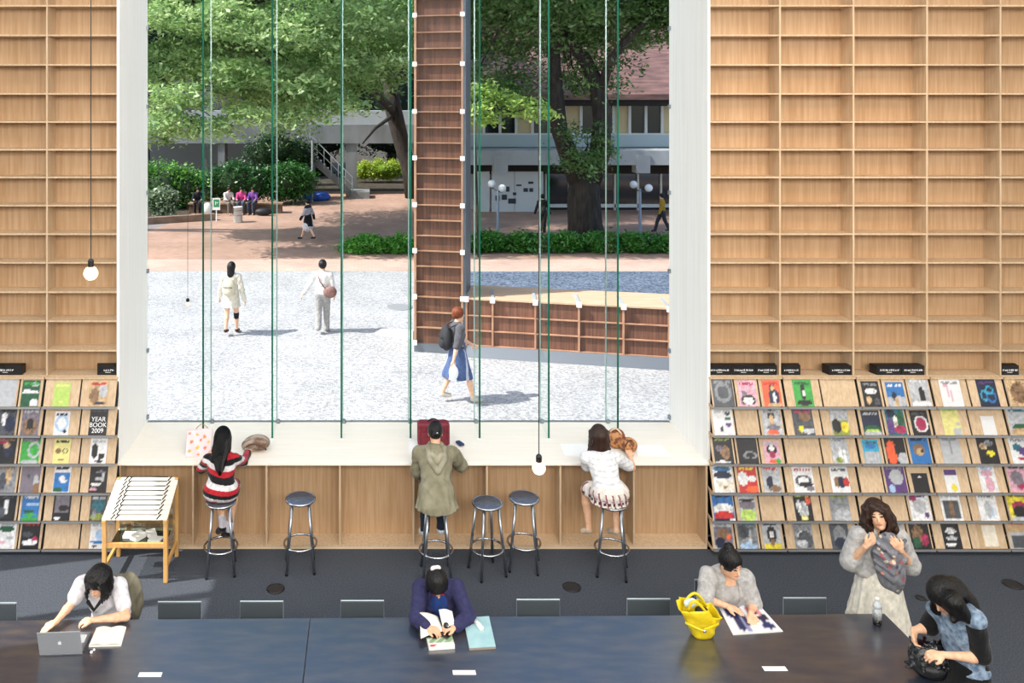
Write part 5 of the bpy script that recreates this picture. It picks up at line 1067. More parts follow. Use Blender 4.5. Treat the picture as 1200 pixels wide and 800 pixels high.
def patt(name, q4, base, dots, m, par, n=22, th=.05):
    nl, nr2, fr2, fl2 = q4; v = []; f = []; cl = []; nm = (nr2-nl).cross(fl2-nl).normalized()
    for j in range(n+1):
        for i in range(n+1):
            x, y = i/n, j/n; p = nl.lerp(nr2, x).lerp(fl2.lerp(fr2, x), y)+nm*.012*math.sin(x*7+y*3); v.append(tuple(p-wl(par))); c = lin(base)
            for dx, dy, dr, dc in dots:
                if (x-dx)**2+(y-dy)**2*1.4 < dr*dr: c = lin(dc)
            cl.append(c)
    for j in range(n):
        for i in range(n): f.append((j*(n+1)+i, j*(n+1)+i+1, (j+1)*(n+1)+i+1, (j+1)*(n+1)+i))
    o = link(name, npmesh(name, v, f, np.array(cl)), m, par); q = o.modifiers.new('depth', 'SOLIDIFY'); q.thickness = th; q.offset = -1; return o
dots = [(.15, .2, .07, '#f0982a'), (.2, .55, .07, '#ee7f3a'), (.45, .35, .08, '#f3b52e'), (.7, .7, .07, '#ef8a2c'), (.75, .3, .06, '#ee6f45'), (.4, .8, .06, '#f0a23a'), (.1, .85, .05, '#ee7f3a'), (.5, .1, .05, '#ef8a2c'), (.88, .5, .05, '#f3b52e'), (.55, .6, .05, '#e9604a'), (.3, .15, .04, '#f6d98a'), (.62, .48, .04, '#f6e3a8')]
z_ = Cz+.002
q4 = (V3(g0.x, 9.40, z_), V3(P(248, 530, 9.5).x, 9.44, z_), V3(P(249, 497, 9.6).x, 9.62, Cz+.25), V3(P(219, 500, 9.6).x, 9.62, Cz+.235))
patt('bag_body', q4, '#ecccd0', dots, cover_m, t, 24, .06)
strap(arc(V3(q4[3].x+.1, 9.63, Cz+.24), V3(q4[2].x-.06, 9.63, Cz+.25), .05), .004, 'handle', t, mat('tan_cord', '#a8794f', .7))
bc2 = P(300, 524, 9.5)
t = thing('shoulder_bag', 'brown and grey cloth shoulder bag on the counter beside the striped dress', 'bag', V3(bc2.x, 9.62, Cz))
s_ = S().ell(V3(bc2.x+.0, 9.62, Cz+.085), (.15, .12, .085)).ell(V3(bc2.x-.1, 9.58, Cz+.07), (.08, .08, .068)); s_.plane(V3(0, 0, Cz+.002), V3(0, 0, -1)); sbuild('body', s_, .007, mat('grey_brown_cloth', '#a79a8c', .85, col2='#6b5242', scale=(7, 22, 9), ramp=(.4, .6)), t)
strap(arc(V3(bc2.x-.14, 9.52, Cz+.06), V3(bc2.x+.12, 9.5, Cz+.05), .07, 10, Vector((0, -.03, 0))), .01, 'strap', t, mat('brown_leather', '#5b3826', .5))
# dark red case behind the hood
c = P(508, 494, 9.75); rc = mat('dark_red_nylon', '#7a1f30', .6, col2='#641626', scale=(20, 20, 20), bump=.3)
t = thing('soft_case', 'dark red soft case standing on the counter behind the green coat', 'bag', V3(c.x, 9.75, Cz))
MB().cbox(c.x-.19, c.x+.19, 9.70, 9.86, Cz, Cz+.27, .02).build('body', rc, t); MB().cbox(c.x-.15, c.x+.15, 9.685, 9.70, Cz+.03, Cz+.17, .004).build('pocket', rc, t)
strap([(c.x-.18, 9.71, Cz+.215), (c.x, 9.694, Cz+.222), (c.x+.18, 9.71, Cz+.215)], .004, 'zip', t, black); strap(arc(V3(c.x-.07, 9.78, Cz+.268), V3(c.x+.07, 9.78, Cz+.268), .035), .008, 'handle', t, black)
c = PZ(539, 520, Cz+.02); o = MB().obox(c+V3(0, 0, .008), V3(.45, -.89, 0), V3(.89, .45, 0), V3(0, 0, 1), .055, .025, .012).build('pencil_case', mat('navy_blue_fabric', '#24345e', .6), None); tag(o, 'small navy case on the counter by the green coat\'s right hand', 'case')
pw = mat('white_sheet', '#f6f6f3', .8)
for a, lb in (((479, 531, 493, 517), 'white sheet of paper on the counter left of the green coat'), ((662, 534, 690, 520), 'white papers on the counter left of the white top'), ((748, 534, 775, 522), 'white sheet of paper on the counter right of the tan bag')):
    c1, c2 = PZ(a[0], a[1], Cz), PZ(a[2], a[3], Cz); m = MB().hexa([V3(c1.x, c1.y, Cz+.0008), V3(c2.x, c1.y-.01, Cz+.0008), V3(c2.x, c2.y, Cz+.0008), V3(c1.x+.02, c2.y, Cz+.0008)], [V3(c1.x, c1.y, Cz+.003), V3(c2.x, c1.y-.01, Cz+.003), V3(c2.x, c2.y, Cz+.003), V3(c1.x+.02, c2.y, Cz+.003)])
    o = m.build('paper_sheet', pw, None); tag(o, lb, 'paper')
bc3 = P(728, 518, 9.55)
t = thing('tote_bag', 'tan and brown patterned bag on the counter beside the white top', 'bag', V3(bc3.x, 9.6, Cz))
s_ = S().ell(V3(bc3.x-.02, 9.68, Cz+.11), (.11, .09, .12)).ell(V3(bc3.x+.09, 9.56, Cz+.08), (.10, .09, .085)); s_.plane(V3(0, 0, Cz+.002), V3(0, 0, -1)); sbuild('body', s_, .007, mat('tan_pattern', '#b7804f', .6, col2='#6a3b22', scale=(16, 16, 16), ramp=(.48, .56)), t)
strap(arc(V3(bc3.x-.1, 9.65, Cz+.2), V3(bc3.x+.02, 9.6, Cz+.19), .05), .009, 'handle', t, mat('cream_leather', '#dcc3a8', .5)); strap(arc(V3(bc3.x+.03, 9.49, Cz+.1), V3(bc3.x+.15, 9.52, Cz+.1), .06), .008, 'handle', t, mat('brown_leather', '#5b3826', .5))
c = PZ(693, 519, Cz+.03); o = MB().obox(c, V3(1, 0, 0), V3(0, 1, 0), V3(0, 0, 1), .03, .03, .03).build('small_box', mat('blue_grey_box', '#5b6b7c', .6), None); tag(o, 'small blue grey box on the counter left of the brown bob', 'box')
# ------------------------------------------------------------------ people inside
def person(label, loc): return thing('person', label, 'person', loc)
def neckcut(s_, J, r, f, up, k=1.0): s_.minus(J['neck']+f*.035+up*.03, (.068*k, .075*k, .065*k), (r, f, up))
def shoes(J, s, g, h, t, col):
    for c in 'LR': sbuild('shoe', S().chain([J['an'+c]-V3(0, 0, .012), J['to'+c]], [.037*s+g, .028*s+g], .02), h, clothA, t, flat_col(col))
def locks(b, H, hr, hf, hu, L, n, r_, span, out=0.02, seed=1, wave=0.008):
    rr = random.Random(seed)
    for i in range(n):
        a = -span+2*span*i/(n-1); d = (-hf*math.cos(a)+hr*math.sin(a)); rad = .094; ph = rr.uniform(0, 6); w = lambda q: hr*math.sin(ph+q*9)*wave
        p0 = H+hu*.115+d*.03; p1 = H+hu*.06+d*rad; p2 = H+d*(rad+.006); e = L*rr.uniform(.88, 1.08)
        pts = [p0, p1, p2]+[p2+d*out*q-Vector((0, 0, 1))*e*q+w(q) for q in (.25, .5, .75, 1)]; b.chain(pts, [r_*.6, r_, r_, r_, r_*.95, r_*.8, r_*.35], .007)
def mk(J, t, s=1.0, h=.0065, tone=SK): return sbuild('body', body_sdf(J, s), h, skin, t, face_cols(J, s, tone))
Zv = V3(0, 0, 1)
# A: laptop user at the left end
J = dict(head=P(116, 681, 6.87), hf=V3(-.30, -.88, -.38), hu=V3(-.1, -.3, 1), neck=P(120, 684, 7.08), pel=V3(-2.25, 7.14, .56), shL=P(139, 687, 7.03), shR=P(97, 684, 7.02),
         elL=PZ(148, 722, .775), elR=P(83, 708, 6.95), wrL=PZ(110, 726, .765), wrR=PZ(66, 728, .775), hpL=V3(-2.16, 7.1, .53), hpR=V3(-2.34, 7.1, .53), knL=V3(-2.1, 6.82, .52), knR=V3(-2.45, 6.82, .52),
         anL=V3(-2.1, 6.85, .09), anR=V3(-2.45, 6.9, .09), toL=V3(-2.1, 6.7, .04), toR=V3(-2.45, 6.75, .04), hdL=V3(-1, -.05, -.05), hdR=V3(-.55, -.55, -.15), cuR=.3, cuL=.5)
t = person('woman in a white short sleeved shirt with black bob, working at the laptop', V3(-2.3, 7.2, 0))
mk(J, t); s_ = top_sdf(J, 1, .016, .62); r, f, up = frame(J); neckcut(s_, J, r, f, up)
def shirtA(v):
    c = np.tile(np.array(lin('#e9e6ea')), (len(v), 1)); return c
sbuild('shirt', s_, .007, clothA, t, shirtA)
N0 = J['neck']; 
for sg, (ex, ey) in ((-1, (104, 709)), (1, (120, 707))):
    a = P(110, 715, 6.86); b = P(ex-1, ey-4, 6.84); sbuild('ribbon', S().chain([a, b], [.010, .016]), .004, clothA, t, flat_col('#19191d'))
sbuild('trousers', pants_sdf(J, 1, .012), .012, clothA, t, flat_col('#2c3242'))
b, hr, hf, hu, H = hair_cap(J, 1, .0, .02)
for sg in (-1, 1): b.chain([H+hr*sg*.082+hu*.03-hf*.01, H+hr*sg*.09-hu*.05, H+hr*sg*.082-hu*.11+hf*.01], [.03, .03, .018], .02)
b.chain([H-hf*.06+hu*.0, H-hf*.075-hu*.1], [.075, .06], .03); b.chain([H+hf*.07+hu*.085, H+hf*.098+hu*.045+hr*.03], [.03, .014]); b.chain([H+hf*.07+hu*.085, H+hf*.098+hu*.045-hr*.03], [.03, .014]); locks(b, H, hr, hf, hu, .12, 21, .015, 2.3, .0, 7); sbuild('hair', b, .006, hairk, t)
shoes(J, 1, 0.008, .01, t, '#222226')
occ_chair(-2.25, 7.33, 'dark low backed chair under the laptop user')
c = P(152, 700, 7.4)
s_ = S().ell(V3(c.x-.08, 7.31, .70), (.215, .07, .155)).ell(V3(c.x+.02, 7.33, .62), (.12, .075, .24)); o = sbuild('jacket', s_, .009, mat('olive_grey_jacket', '#8c8672', .85, col2='#5f5a4b', scale=(9, 9, 3), bump=.6), None); tag(o, 'olive grey jacket hung over the chair of the laptop user', 'jacket')
# B: striped dress on a stool, seen from behind
def stool_pose(c, px_head, py_head, hy, sx=1.0, yaw=0.0, lean=.1, elL=None, wrL=None, elR=None, wrR=None, shy=None, foot=.27):
    f = V3(math.sin(yaw), math.cos(yaw), 0); r = V3(math.cos(yaw), -math.sin(yaw), 0); J = {}
    J['pel'] = V3(c.x, c.y, .86); J['head'] = P(px_head, py_head, hy); J['hf'] = (f-Zv*.35); nk = J['head']-Zv*.155-f*.05; J['neck'] = nk
    for q, sg in (('L', -1), ('R', 1)):
        J['sh'+q] = nk-Zv*.055+r*sg*.16*sx; J['hp'+q] = J['pel']+r*sg*.08-Zv*.0; J['kn'+q] = J['pel']+r*sg*.09+f*.33-Zv*.02; J['an'+q] = V3(J['kn'+q].x, J['kn'+q].y-.05, foot+.09); J['to'+q] = J['an'+q]+f*.12-Zv*.05
    J['elL'], J['wrL'], J['elR'], J['wrR'] = elL, wrL, elR, wrR; J['pnL'] = J['pnR'] = V3(0, 0, -1); J['thL'] = 1; J['thR'] = -1; return J
c = STB
J = stool_pose(c, 261, 514, 9.14, .95, 0, elL=P(236, 549, 9.22), wrL=PZ(246, 531, SZ+.03), elR=P(285, 541, 9.24), wrR=PZ(292, 528, SZ+.03))
J['knL'] = V3(c.x-.06, c.y+.25, .82); J['knR'] = V3(c.x+.11, c.y+.24, .82); J['anL'] = V3(c.x+.0, c.y+.10, .42); J['anR'] = V3(c.x+.07, c.y+.12, .36); J['toL'] = V3(c.x-.06, c.y+.18, .33); J['toR'] = V3(c.x+.0, c.y+.19, .29)
t = person('woman in a red, black and white striped dress with long black hair, seen from behind', V3(c.x, c.y, .0)); mk(J, t)
def stripes(v):
    z = v[:, 2]-.02*np.sin(v[:, 0]*6)-.35*(v[:, 1]-c.y)*.3; k = np.floor((z-.715)/.042).astype(int) % 3; pal = np.array([lin('#19171b'), lin('#b3222e'), lin('#dcdadb')]); return pal[k]
s_ = top_sdf(J, .97, .014, 1.75); s_.ell(V3(c.x, c.y+.02, .85), (.185, .165, .10), None, .05)
for q in 'LR': s_.cone(J['hp'+q], J['hp'+q].lerp(J['kn'+q], .85), .1, .075, .05)
r, f, up = frame(J); s_.plane(V3(0, 0, .772), V3(0, 0, -1)); sbuild('striped_dress', s_, .0065, clothA, t, stripes)
b, hr, hf, hu, H = hair_cap(J, 1, -.02, .018); r, f, up = frame(J); sp_ = lambda q, o_: J['neck'].lerp(J['pel'], q)-f*o_; b.chain([H-hf*.05, sp_(-.02, .10), sp_(.2, .125), sp_(.42, .125), sp_(.62, .12)], [.085, .082, .07, .05, .018], .03)
for k_ in range(7): b.chain([H-hf*.09+hr*(k_-3)*.022, sp_(0, .16)+hr*(k_-3)*.026, sp_(.25, .185)+hr*(k_-3)*.02, sp_(.55+.04*(k_ % 3), .165)+hr*(k_-3)*.012], [.014, .016, .013, .006], .006); b.cone(H, H-hf*.05-Zv*.1, .08, .085, .03); sbuild('long_hair', b, .007, hairk, t)
shoes(J, .95, .008, .007, t, '#1b191b')
sbuild('socks', S().cone(J['anL']+Zv*.0, J['anL'].lerp(J['knL'], .22), .04, .046).cone(J['anR'], J['anR'].lerp(J['knR'], .16), .04, .046), .007, clothA, t, flat_col('#c9c6cf'))
# C: green hooded coat
c = STC
J = stool_pose(c, 510, 507, 9.16, 1.1, 0, elL=P(489, 552, 9.16), wrL=PZ(494, 536, SZ+.04), elR=P(540, 545, 9.22), wrR=PZ(532, 528, SZ+.04), foot=.27)
J['anL'] = V3(c.x-.11, c.y+.16, .39); J['anR'] = V3(c.x+.07, c.y+.16, .41); J['toL'] = V3(c.x-.13, c.y+.26, .33); J['toR'] = V3(c.x+.08, c.y+.26, .35)
t = person('person in a grey green hooded coat and dark jeans on a stool, seen from behind', V3(c.x, c.y, 0)); mk(J, t)
s_ = top_sdf(J, 1.05, .03, 1.8); n0 = J['neck']; r, f, up = frame(J)
s_.cone(J['neck'].lerp(J['pel'], .5), V3(c.x, c.y-.03, .70), .125, .225, .05)
for k in range(9):
    a = -2.9+k*.33; e = V3(c.x+math.cos(a)*.225, c.y-.03+math.sin(a)*.21, .72); s_.cone(n0.lerp(J['pel'], .55)+V3(math.cos(a)*.09, math.sin(a)*.06, 0), e, .012, .03, .02)
hd = S().chain([n0+V3(.06, .05, .04), n0+V3(.095, -.08, .03), n0+V3(.08, -.22, -.03), n0+V3(0, -.30, -.12), n0+V3(-.08, -.22, -.03), n0+V3(-.095, -.08, .03), n0+V3(-.06, .05, .04)], [.022, .03, .032, .036, .032, .03, .022], .008); hd.chain([n0+V3(.05, -.16, 0), n0+V3(0, -.21, -.05), n0+V3(-.05, -.16, 0)], [.03, .035, .03], .008); s_.plane(V3(0, 0, .745), V3(0, 0, -1))
sbuild('hooded_coat', s_, .0075, mat('grey_green_cotton', '#928d78', .9, col2='#78745f', scale=(10, 10, 5), bump=.9, bscale=(18, 18, 6), spec=.15), t)
sbuild('hood', hd, .006, mat('grey_green_lining', '#a19c87', .9, col2='#807b68', scale=(10, 10, 5)), t); sbuild('trousers', pants_sdf(J, 1, .012), .009, clothA, t, flat_col('#1d2433')); shoes(J, 1.05, .014, .008, t, '#c9ccd2')
b, hr, hf, hu, H = hair_cap(J, .95, -.02, .014); b.ell(H-hf*.10-hu*.01, (.032, .03, .034), None, .01); sbuild('black_hair', b, .006, hairk, t); sbuild('hair_pin', S().ell(H-hf*.128+hr*.012-hu*.0, (.012, .006, .014)), .003, chrome, t)
# D: white top, flower skirt
c = STD
J = stool_pose(c, 702, 512, 9.10, .98, 0, elL=P(688, 548, 9.16), wrL=PZ(694, 530, SZ+.03), elR=P(741, 548, 9.2), wrR=PZ(738, 534, SZ+.03))
J['pel'] = V3(c.x-.03, c.y, .86); J['knL'] = V3(c.x-.22, c.y+.24, .78); J['knR'] = V3(c.x+.12, c.y+.26, .80); J['anL'] = V3(c.x-.20, c.y+.18, .38); J['toL'] = V3(c.x-.25, c.y+.24, .32); J['anR'] = V3(c.x+.08, c.y+.12, .40); J['toR'] = V3(c.x+.03, c.y+.22, .335)
t = person('woman in a white knitted top and pale flowered skirt with brown bob, seen from behind', V3(c.x, c.y, 0)); mk(J, t)
s_ = top_sdf(J, 1.0, .016, .75); 
s_.plane(V3(0, 0, .86), V3(0, 0, -1))
def knit(v):
    k = (np.sin(v[:, 2]*130) > .6); q = np.tile(np.array(lin('#efeff1')), (len(v), 1)); q[k] = lin('#d9dade'); return q
sbuild('knitted_top', s_, .0065, clothA, t, knit)
s_ = S().ell(V3(c.x-.03, c.y-.0, .86), (.19, .16, .10), None, .04)
for q in 'LR': s_.cone(J['hp'+q], J['hp'+q].lerp(J['kn'+q], .72), .105, .10, .05)
for k in range(24): a = 2*math.pi*k/24; s_.cone(V3(c.x-.03+math.cos(a)*.13, c.y+math.sin(a)*.11, .9), V3(c.x-.03+math.cos(a)*.19, c.y+math.sin(a)*.158, .75), .01, .020, .02)
s_.plane(V3(0, 0, .765), V3(0, 0, -1))
def floral(v):
    r = np.random.default_rng(3); q = np.tile(np.array(lin('#e8dfd6')), (len(v), 1)); a = np.arctan2(v[:, 1]-c.y, v[:, 0]-c.x+.03)
    q[(np.sin(a*14+v[:, 2]*20) > .75) & (v[:, 2] < .9)] = lin('#8d4a5a'); q[(abs(v[:, 2]-.80) < .016) & (np.sin(a*20) > -.3)] = lin('#4a2f35'); q[(abs(v[:, 2]-.83) < .01) & (np.sin(a*11) > .3)] = lin('#b58a96'); return q
sbuild('flowered_skirt', s_, .0065, clothA, t, floral); shoes(J, .95, .004, .007, t, '#d8c3ab')
b, hr, hf, hu, H = hair_cap(J, 1, -.02, .02); b.cone(H-hf*.03, H-hf*.045-Zv*.11, .09, .085, .03); b.cone(H-hf*.03-Zv*.1, H-hf*.05-Zv*.17, .07, .055, .03); locks(b, H, hr, hf, hu, .19, 19, .016, 2.2, .01, 5); sbuild('brown_bob', b, .007, hairb, t)
# E: navy cardigan, head bent over the book
J = dict(head=P(512, 683, 6.90), hf=V3(.12, -.62, -.75), hu=V3(0, -.75, .65), neck=P(513, 687, 7.08), pel=V3(.62, 7.13, .56), shL=P(535, 689, 7.05), shR=P(493, 689, 7.05), elL=PZ(549, 722, .775), elR=PZ(488, 724, .775), wrL=PZ(534, 734, .775), wrR=PZ(500, 735, .78),
         hpL=V3(.71, 7.1, .53), hpR=V3(.53, 7.1, .53), knL=V3(.7, 6.85, .52), knR=V3(.46, 6.85, .52), anL=V3(.7, 6.9, .09), anR=V3(.46, 6.9, .09), toL=V3(.7, 6.76, .04), toR=V3(.46, 6.76, .04), hdL=V3(-.9, -.3, .1), hdR=V3(.8, -.5, .1), cuL=.5, cuR=.5)
t = person('woman in a navy cardigan bent over a book, white bow on her black hair', V3(.6, 7.2, 0)); mk(J, t)
r, f, up = frame(J)
s_ = top_sdf(J, 1, .012, 1.0); sbuild('red_top', S().ell(J['neck'].lerp(J['pel'], .24)+f*.055, (.085, .055, .12), (r, f, up)), .008, clothA, t, flat_col('#c2242c'))
s_ = top_sdf(J, 1.03, .019, 1.9); s_.minus(J['neck']+f*.12-up*.05, (.07, .06, .11), (r, f, up)); neckcut(s_, J, r, f, up); sbuild('navy_cardigan', s_, .007, mat('navy_knit', '#2f2f58', .9, col2='#24254a', scale=(30, 30, 30), bump=.8, bscale=(30, 30, 60)), t)
sbuild('blue_bib', S().ell(J['neck'].lerp(J['pel'], .45)+f*.07, (.10, .07, .16), (r, f, up)), .008, clothA, t, flat_col('#25407f'))
b, hr, hf, hu, H = hair_cap(J, 1, .0, .016); b.cone(H-hf*.05, H-hf*.08-hu*.06, .08, .06, .03)
for sg in (-1, 1): b.chain([H+hr*sg*.07+hu*.02, H+hr*sg*.078-hu*.06+hf*.04], [.025, .014])
sbuild('black_hair', b, .006, hairk, t); bw = H-hf*.095+hu*.085; sbuild('white_bow', S().ell(bw, (.034, .02, .022)).ell(bw+hr*.025+hu*.01, (.02, .016, .02)).ell(bw-hr*.025, (.02, .016, .02)), .005, clothA, t, flat_col('#ecdcdc'))
sbuild('trousers', pants_sdf(J, 1, .012), .012, clothA, t, flat_col('#20222c')); shoes(J, 1, 0.008, .01, t, '#222226')
occ_chair(.62, 7.31, 'dark low backed chair under the reader in the navy cardigan')
# F: grey cardigan, hair bun
J = dict(head=P(856, 660, 6.98), hf=V3(.38, -.86, -.25), hu=V3(.15, -.35, 1), neck=P(851, 669, 7.12), pel=V3(3.13, 7.16, .56), shL=P(873, 678, 7.10), shR=P(830, 675, 7.08), elL=P(883, 708, 7.05), elR=P(822, 702, 7.02), wrL=PZ(880, 718, .76), wrR=PZ(852, 710, .765),
         hpL=V3(3.22, 7.12, .53), hpR=V3(3.04, 7.12, .53), knL=V3(3.25, 6.9, .52), knR=V3(3.0, 6.9, .52), anL=V3(3.25, 6.95, .09), anR=V3(3.0, 6.95, .09), toL=V3(3.25, 6.8, .04), toR=V3(3.0, 6.8, .04), hdR=V3(.85, -.5, -.1), cuR=.2, hdL=V3(-.3, -.8, -.2))
J['wrR'] = PZ(850, 709, .775); J['elR'] = P(826, 701, 7.0)
t = person('woman in a grey cardigan with her dark hair in a bun, reading the open magazine', V3(3.13, 7.2, 0)); mk(J, t); r, f, up = frame(J)
s_ = top_sdf(J, 1, .011, 0); s_.minus(J['neck']+f*.05+up*.01, (.13, .10, .095), (r, f, up)); sbuild('grey_camisole', s_, .007, clothA, t, flat_col('#b0adab'))
s_ = top_sdf(J, 1.02, .022, .95); s_.minus(J['neck'].lerp(J['pel'], .35)+f*.17, (.075, .14, .30), (r, f, up)); neckcut(s_, J, r, f, up); sbuild('grey_cardigan', s_, .007, mat('light_grey_knit', '#b9b7b4', .9, col2='#9b9a99', scale=(24, 24, 24), bump=.8, bscale=(50, 50, 50)), t)
b, hr, hf, hu, H = hair_cap(J, 1, .012, .012); b.ell(H-hf*.05+hu*.125, (.042, .042, .036), None, .012); sbuild('hair_bun', b, .006, hairk, t)
sbuild('trousers', pants_sdf(J, 1, .012), .012, clothA, t, flat_col('#454c5c')); shoes(J, 1, 0.008, .01, t, '#222226')
occ_chair(3.13, 7.36, 'dark low backed chair under the woman in the grey cardigan')
# G: standing woman, grey shawl
Yg = 7.3; gx = P(1028, 650, Yg).x
J = dict(head=P(1028, 603, Yg-.02), hf=V3(-.45, -.85, .10), hu=V3(-.28, .02, 1), neck=P(1030, 626, Yg+.03), pel=V3(gx+.02, Yg+.03, .86), shL=P(1053, 630, Yg), shR=P(1007, 629, Yg), elL=P(1067, 662, Yg+.0), elR=P(996, 658, Yg+.0), wrL=P(1056, 645, Yg-.17), wrR=P(1014, 640, Yg-.17),
         hpL=V3(gx+.1, Yg, .85), hpR=V3(gx-.06, Yg, .85), knL=V3(gx+.1, Yg-.02, .47), knR=V3(gx-.06, Yg-.02, .47), anL=V3(gx+.1, Yg, .08), anR=V3(gx-.06, Yg, .08), toL=V3(gx+.1, Yg-.14, .035), toR=V3(gx-.08, Yg-.14, .035),
         hdL=V3(-.62, -.15, .75), hdR=V3(.68, -.15, .7), pnL=V3(.1, 1, .1), pnR=V3(-.1, 1, .1), cuL=.45, cuR=.5, thL=-1, thR=1)
t = person('standing woman in a grey cardigan with flowered grey shawl and cream skirt', V3(gx, Yg, 0)); mk(J, t); r, f, up = frame(J)
s_ = top_sdf(J, 1.03, .03, 1.0); s_.chain([J['shR'], J['elR'].lerp(J['wrR'], .15)], [.058, .056], .04); s_.chain([J['shL'], J['elL'].lerp(J['wrL'], .05)], [.058, .056], .04)
s_.ell(V3(gx, Yg+.02, 1.0), (.16, .12, .2), None, .03); s_.chain([J['elR']+V3(.03, .03, 0), V3(gx-.16, Yg+.0, .90)], [.06, .045], .05); s_.chain([J['elL']+V3(-.03, .03, 0), V3(gx+.2, Yg+.02, .95)], [.055, .035], .05)
s_.plane(V3(0, 0, .80), V3(0, 0, -1)); neckcut(s_, J, r, f, up); sbuild('grey_cardigan', s_, .0075, mat('light_grey_knit', '#b9b7b4'), t)
def shawl(v):
    r = np.random.default_rng(9); q = np.tile(np.array(lin('#77787f')), (len(v), 1)); q *= (1+.18*np.sin(v[:, 2]*60+v[:, 0]*40))[:, None]
    for i in range(70):
        p = np.array([gx+r.uniform(-.2, .2), 0, r.uniform(.72, 1.35)]); d = np.abs(v[:, 0]-p[0])**2+np.abs(v[:, 2]-p[2])**2; q[d < r.uniform(.00005, .0003)] = lin(['#a2555c', '#c98a7a', '#d8cdb4', '#4c4d57', '#9fa6b8'][i % 5])
    return q
s_ = S(); s_.ell(J['neck']-up*.12+f*.09, (.13, .06, .11), (r, f, up), .03); s_.ell(V3(gx+.02, Yg-.12, 1.1), (.135, .055, .20), None, .04); s_.ell(V3(gx+.05, Yg-.12, .93), (.12, .05, .16), None, .04); s_.cone(V3(gx+.08, Yg-.12, .9), V3(gx+.10, Yg-.11, .76), .06, .02, .05)
for k, (dz, w_) in enumerate(((1.16, .13), (1.08, .14), (1.0, .14), (.93, .12))): s_.chain([V3(gx-w_+.02, Yg-.15, dz+.07), V3(gx+.03, Yg-.18, dz-.03), V3(gx+w_+.03, Yg-.14, dz+.08)], [.014, .018, .014], .015)
s_.chain([J['neck']+f*.03-r*.09-up*.02, J['neck']+f*.10-up*.09-r*.02, J['neck']+f*.12-up*.2+r*.06], [.028, .034, .03], .03); s_.chain([J['neck']+f*.03+r*.09-up*.02, J['neck']+f*.11-up*.09+r*.02, J['neck']+f*.12-up*.2-r*.06], [.028, .034, .03], .03); sbuild('flowered_shawl', s_, .006, clothA, t, shawl)
s_ = S(); s_.cone(V3(gx+.02, Yg+.02, .93), V3(gx+.02, Yg+.02, .40), .15, .235, .03)
for k in range(18): a = 2*math.pi*k/18; s_.cone(V3(gx+.02+math.cos(a)*.15, Yg+.02+math.sin(a)*.13, .88), V3(gx+.02+math.cos(a)*.245, Yg+.02+math.sin(a)*.22, .38), .012, .03, .015)
s_.plane(V3(0, 0, .40), V3(0, 0, -1)); s_.plane(V3(0, 0, .93), V3(0, 0, 1)); sbuild('cream_skirt', s_, .009, clothA, t, flat_col('#e6e1d2')); shoes(J, 1, 0.008, .009, t, '#3a3330')
b, hr, hf, hu, H = hair_cap(J, 1, .012, .02)
for sg in (-1, 1): b.chain([H+hr*sg*.085+hu*.05-hf*.01, H+hr*sg*.102-hu*.03, H+hr*sg*.10-hu*.12+hf*.0, H+hr*sg*.085-hu*.165], [.03, .034, .034, .02], .025)
b.chain([H-hf*.06, H-hf*.07-hu*.13], [.08, .07], .03); b.chain([H+hf*.06+hu*.09+hr*.02, H+hf*.09+hu*.05-hr*.05], [.03, .012]); locks(b, H, hr, hf, hu, .17, 19, .02, 2.2, .02, 8, .02); sbuild('wavy_brown_hair', b, .006, hairb, t)
# H: denim vest, black sleeves, by the end of the table
J = dict(head=P(1106, 699, 6.12), hf=V3(-.75, -.30, -.58), hu=V3(-.4, 0, 1), neck=P(1122, 704, 6.12), pel=V3(P(1130, 790, 6.1).x+.02, 6.1, .80), shL=P(1143, 726, 5.96), shR=P(1098, 716, 6.27), elL=P(1151, 771, 5.96), elR=P(1088, 735, 6.3), wrL=P(1106, 767, 5.98), wrR=P(1071, 738, 6.28))
hx, hy = J['pel'].x, J['pel'].y
J.update(hpL=V3(hx+.02, hy-.09, .79), hpR=V3(hx+.02, hy+.09, .79), knL=V3(hx-.04, hy-.09, .44), knR=V3(hx-.03, hy+.09, .44), anL=V3(hx+.02, hy-.09, .08), anR=V3(hx+.02, hy+.1, .08), toL=V3(hx-.12, hy-.1, .035), toR=V3(hx-.12, hy+.1, .035),
         hdL=V3(-.95, .05, .0), hdR=V3(-.3, -.5, -.8), cuL=.5, cuR=.6, pnL=V3(0, .3, -1), pnR=V3(.4, -.6, 0), thL=1, thR=1)
t = person('woman in a denim vest with very long black hair, reaching into the black bag', V3(hx, hy, 0)); mk(J, t); r, f, up = frame(J)
s_ = top_sdf(J, .98, .016, .92); neckcut(s_, J, r, f, up); sbuild('black_shirt', s_, .007, clothA, t, flat_col('#121214'))
s_ = top_sdf(J, 1.0, .026, 0); neckcut(s_, J, r, f, up, 1.3); s_.plane(J['pel']+up*.07, -up); sbuild('denim_vest', s_, .0065, mat('washed_denim', '#8b9db0', .85, col2='#4d6178', scale=(28, 28, 28), ramp=(.35, .65), bump=.6, bscale=(30, 30, 30)), t)
s_ = S(); s_.cone(J['pel']+Zv*.06, V3(hx, hy, .35), .145, .2, .03); s_.plane(V3(0, 0, .35), V3(0, 0, -1)); sbuild('black_skirt', s_, .01, clothA, t, flat_col('#0e0e10')); shoes(J, 1, 0.008, .01, t, '#18181a')
b, hr, hf, hu, H = hair_cap(J, 1.03, -.005, .02)
e1 = P(1128, 722, 6.02); e2 = P(1150, 742, 6.0); b.chain([H-hf*.05+hu*.02, H-hf*.10-hu*.03, J['neck']-f*.06-up*.03, e2+V3(.03, .02, -.0)], [.085, .085, .085, .022], .04)
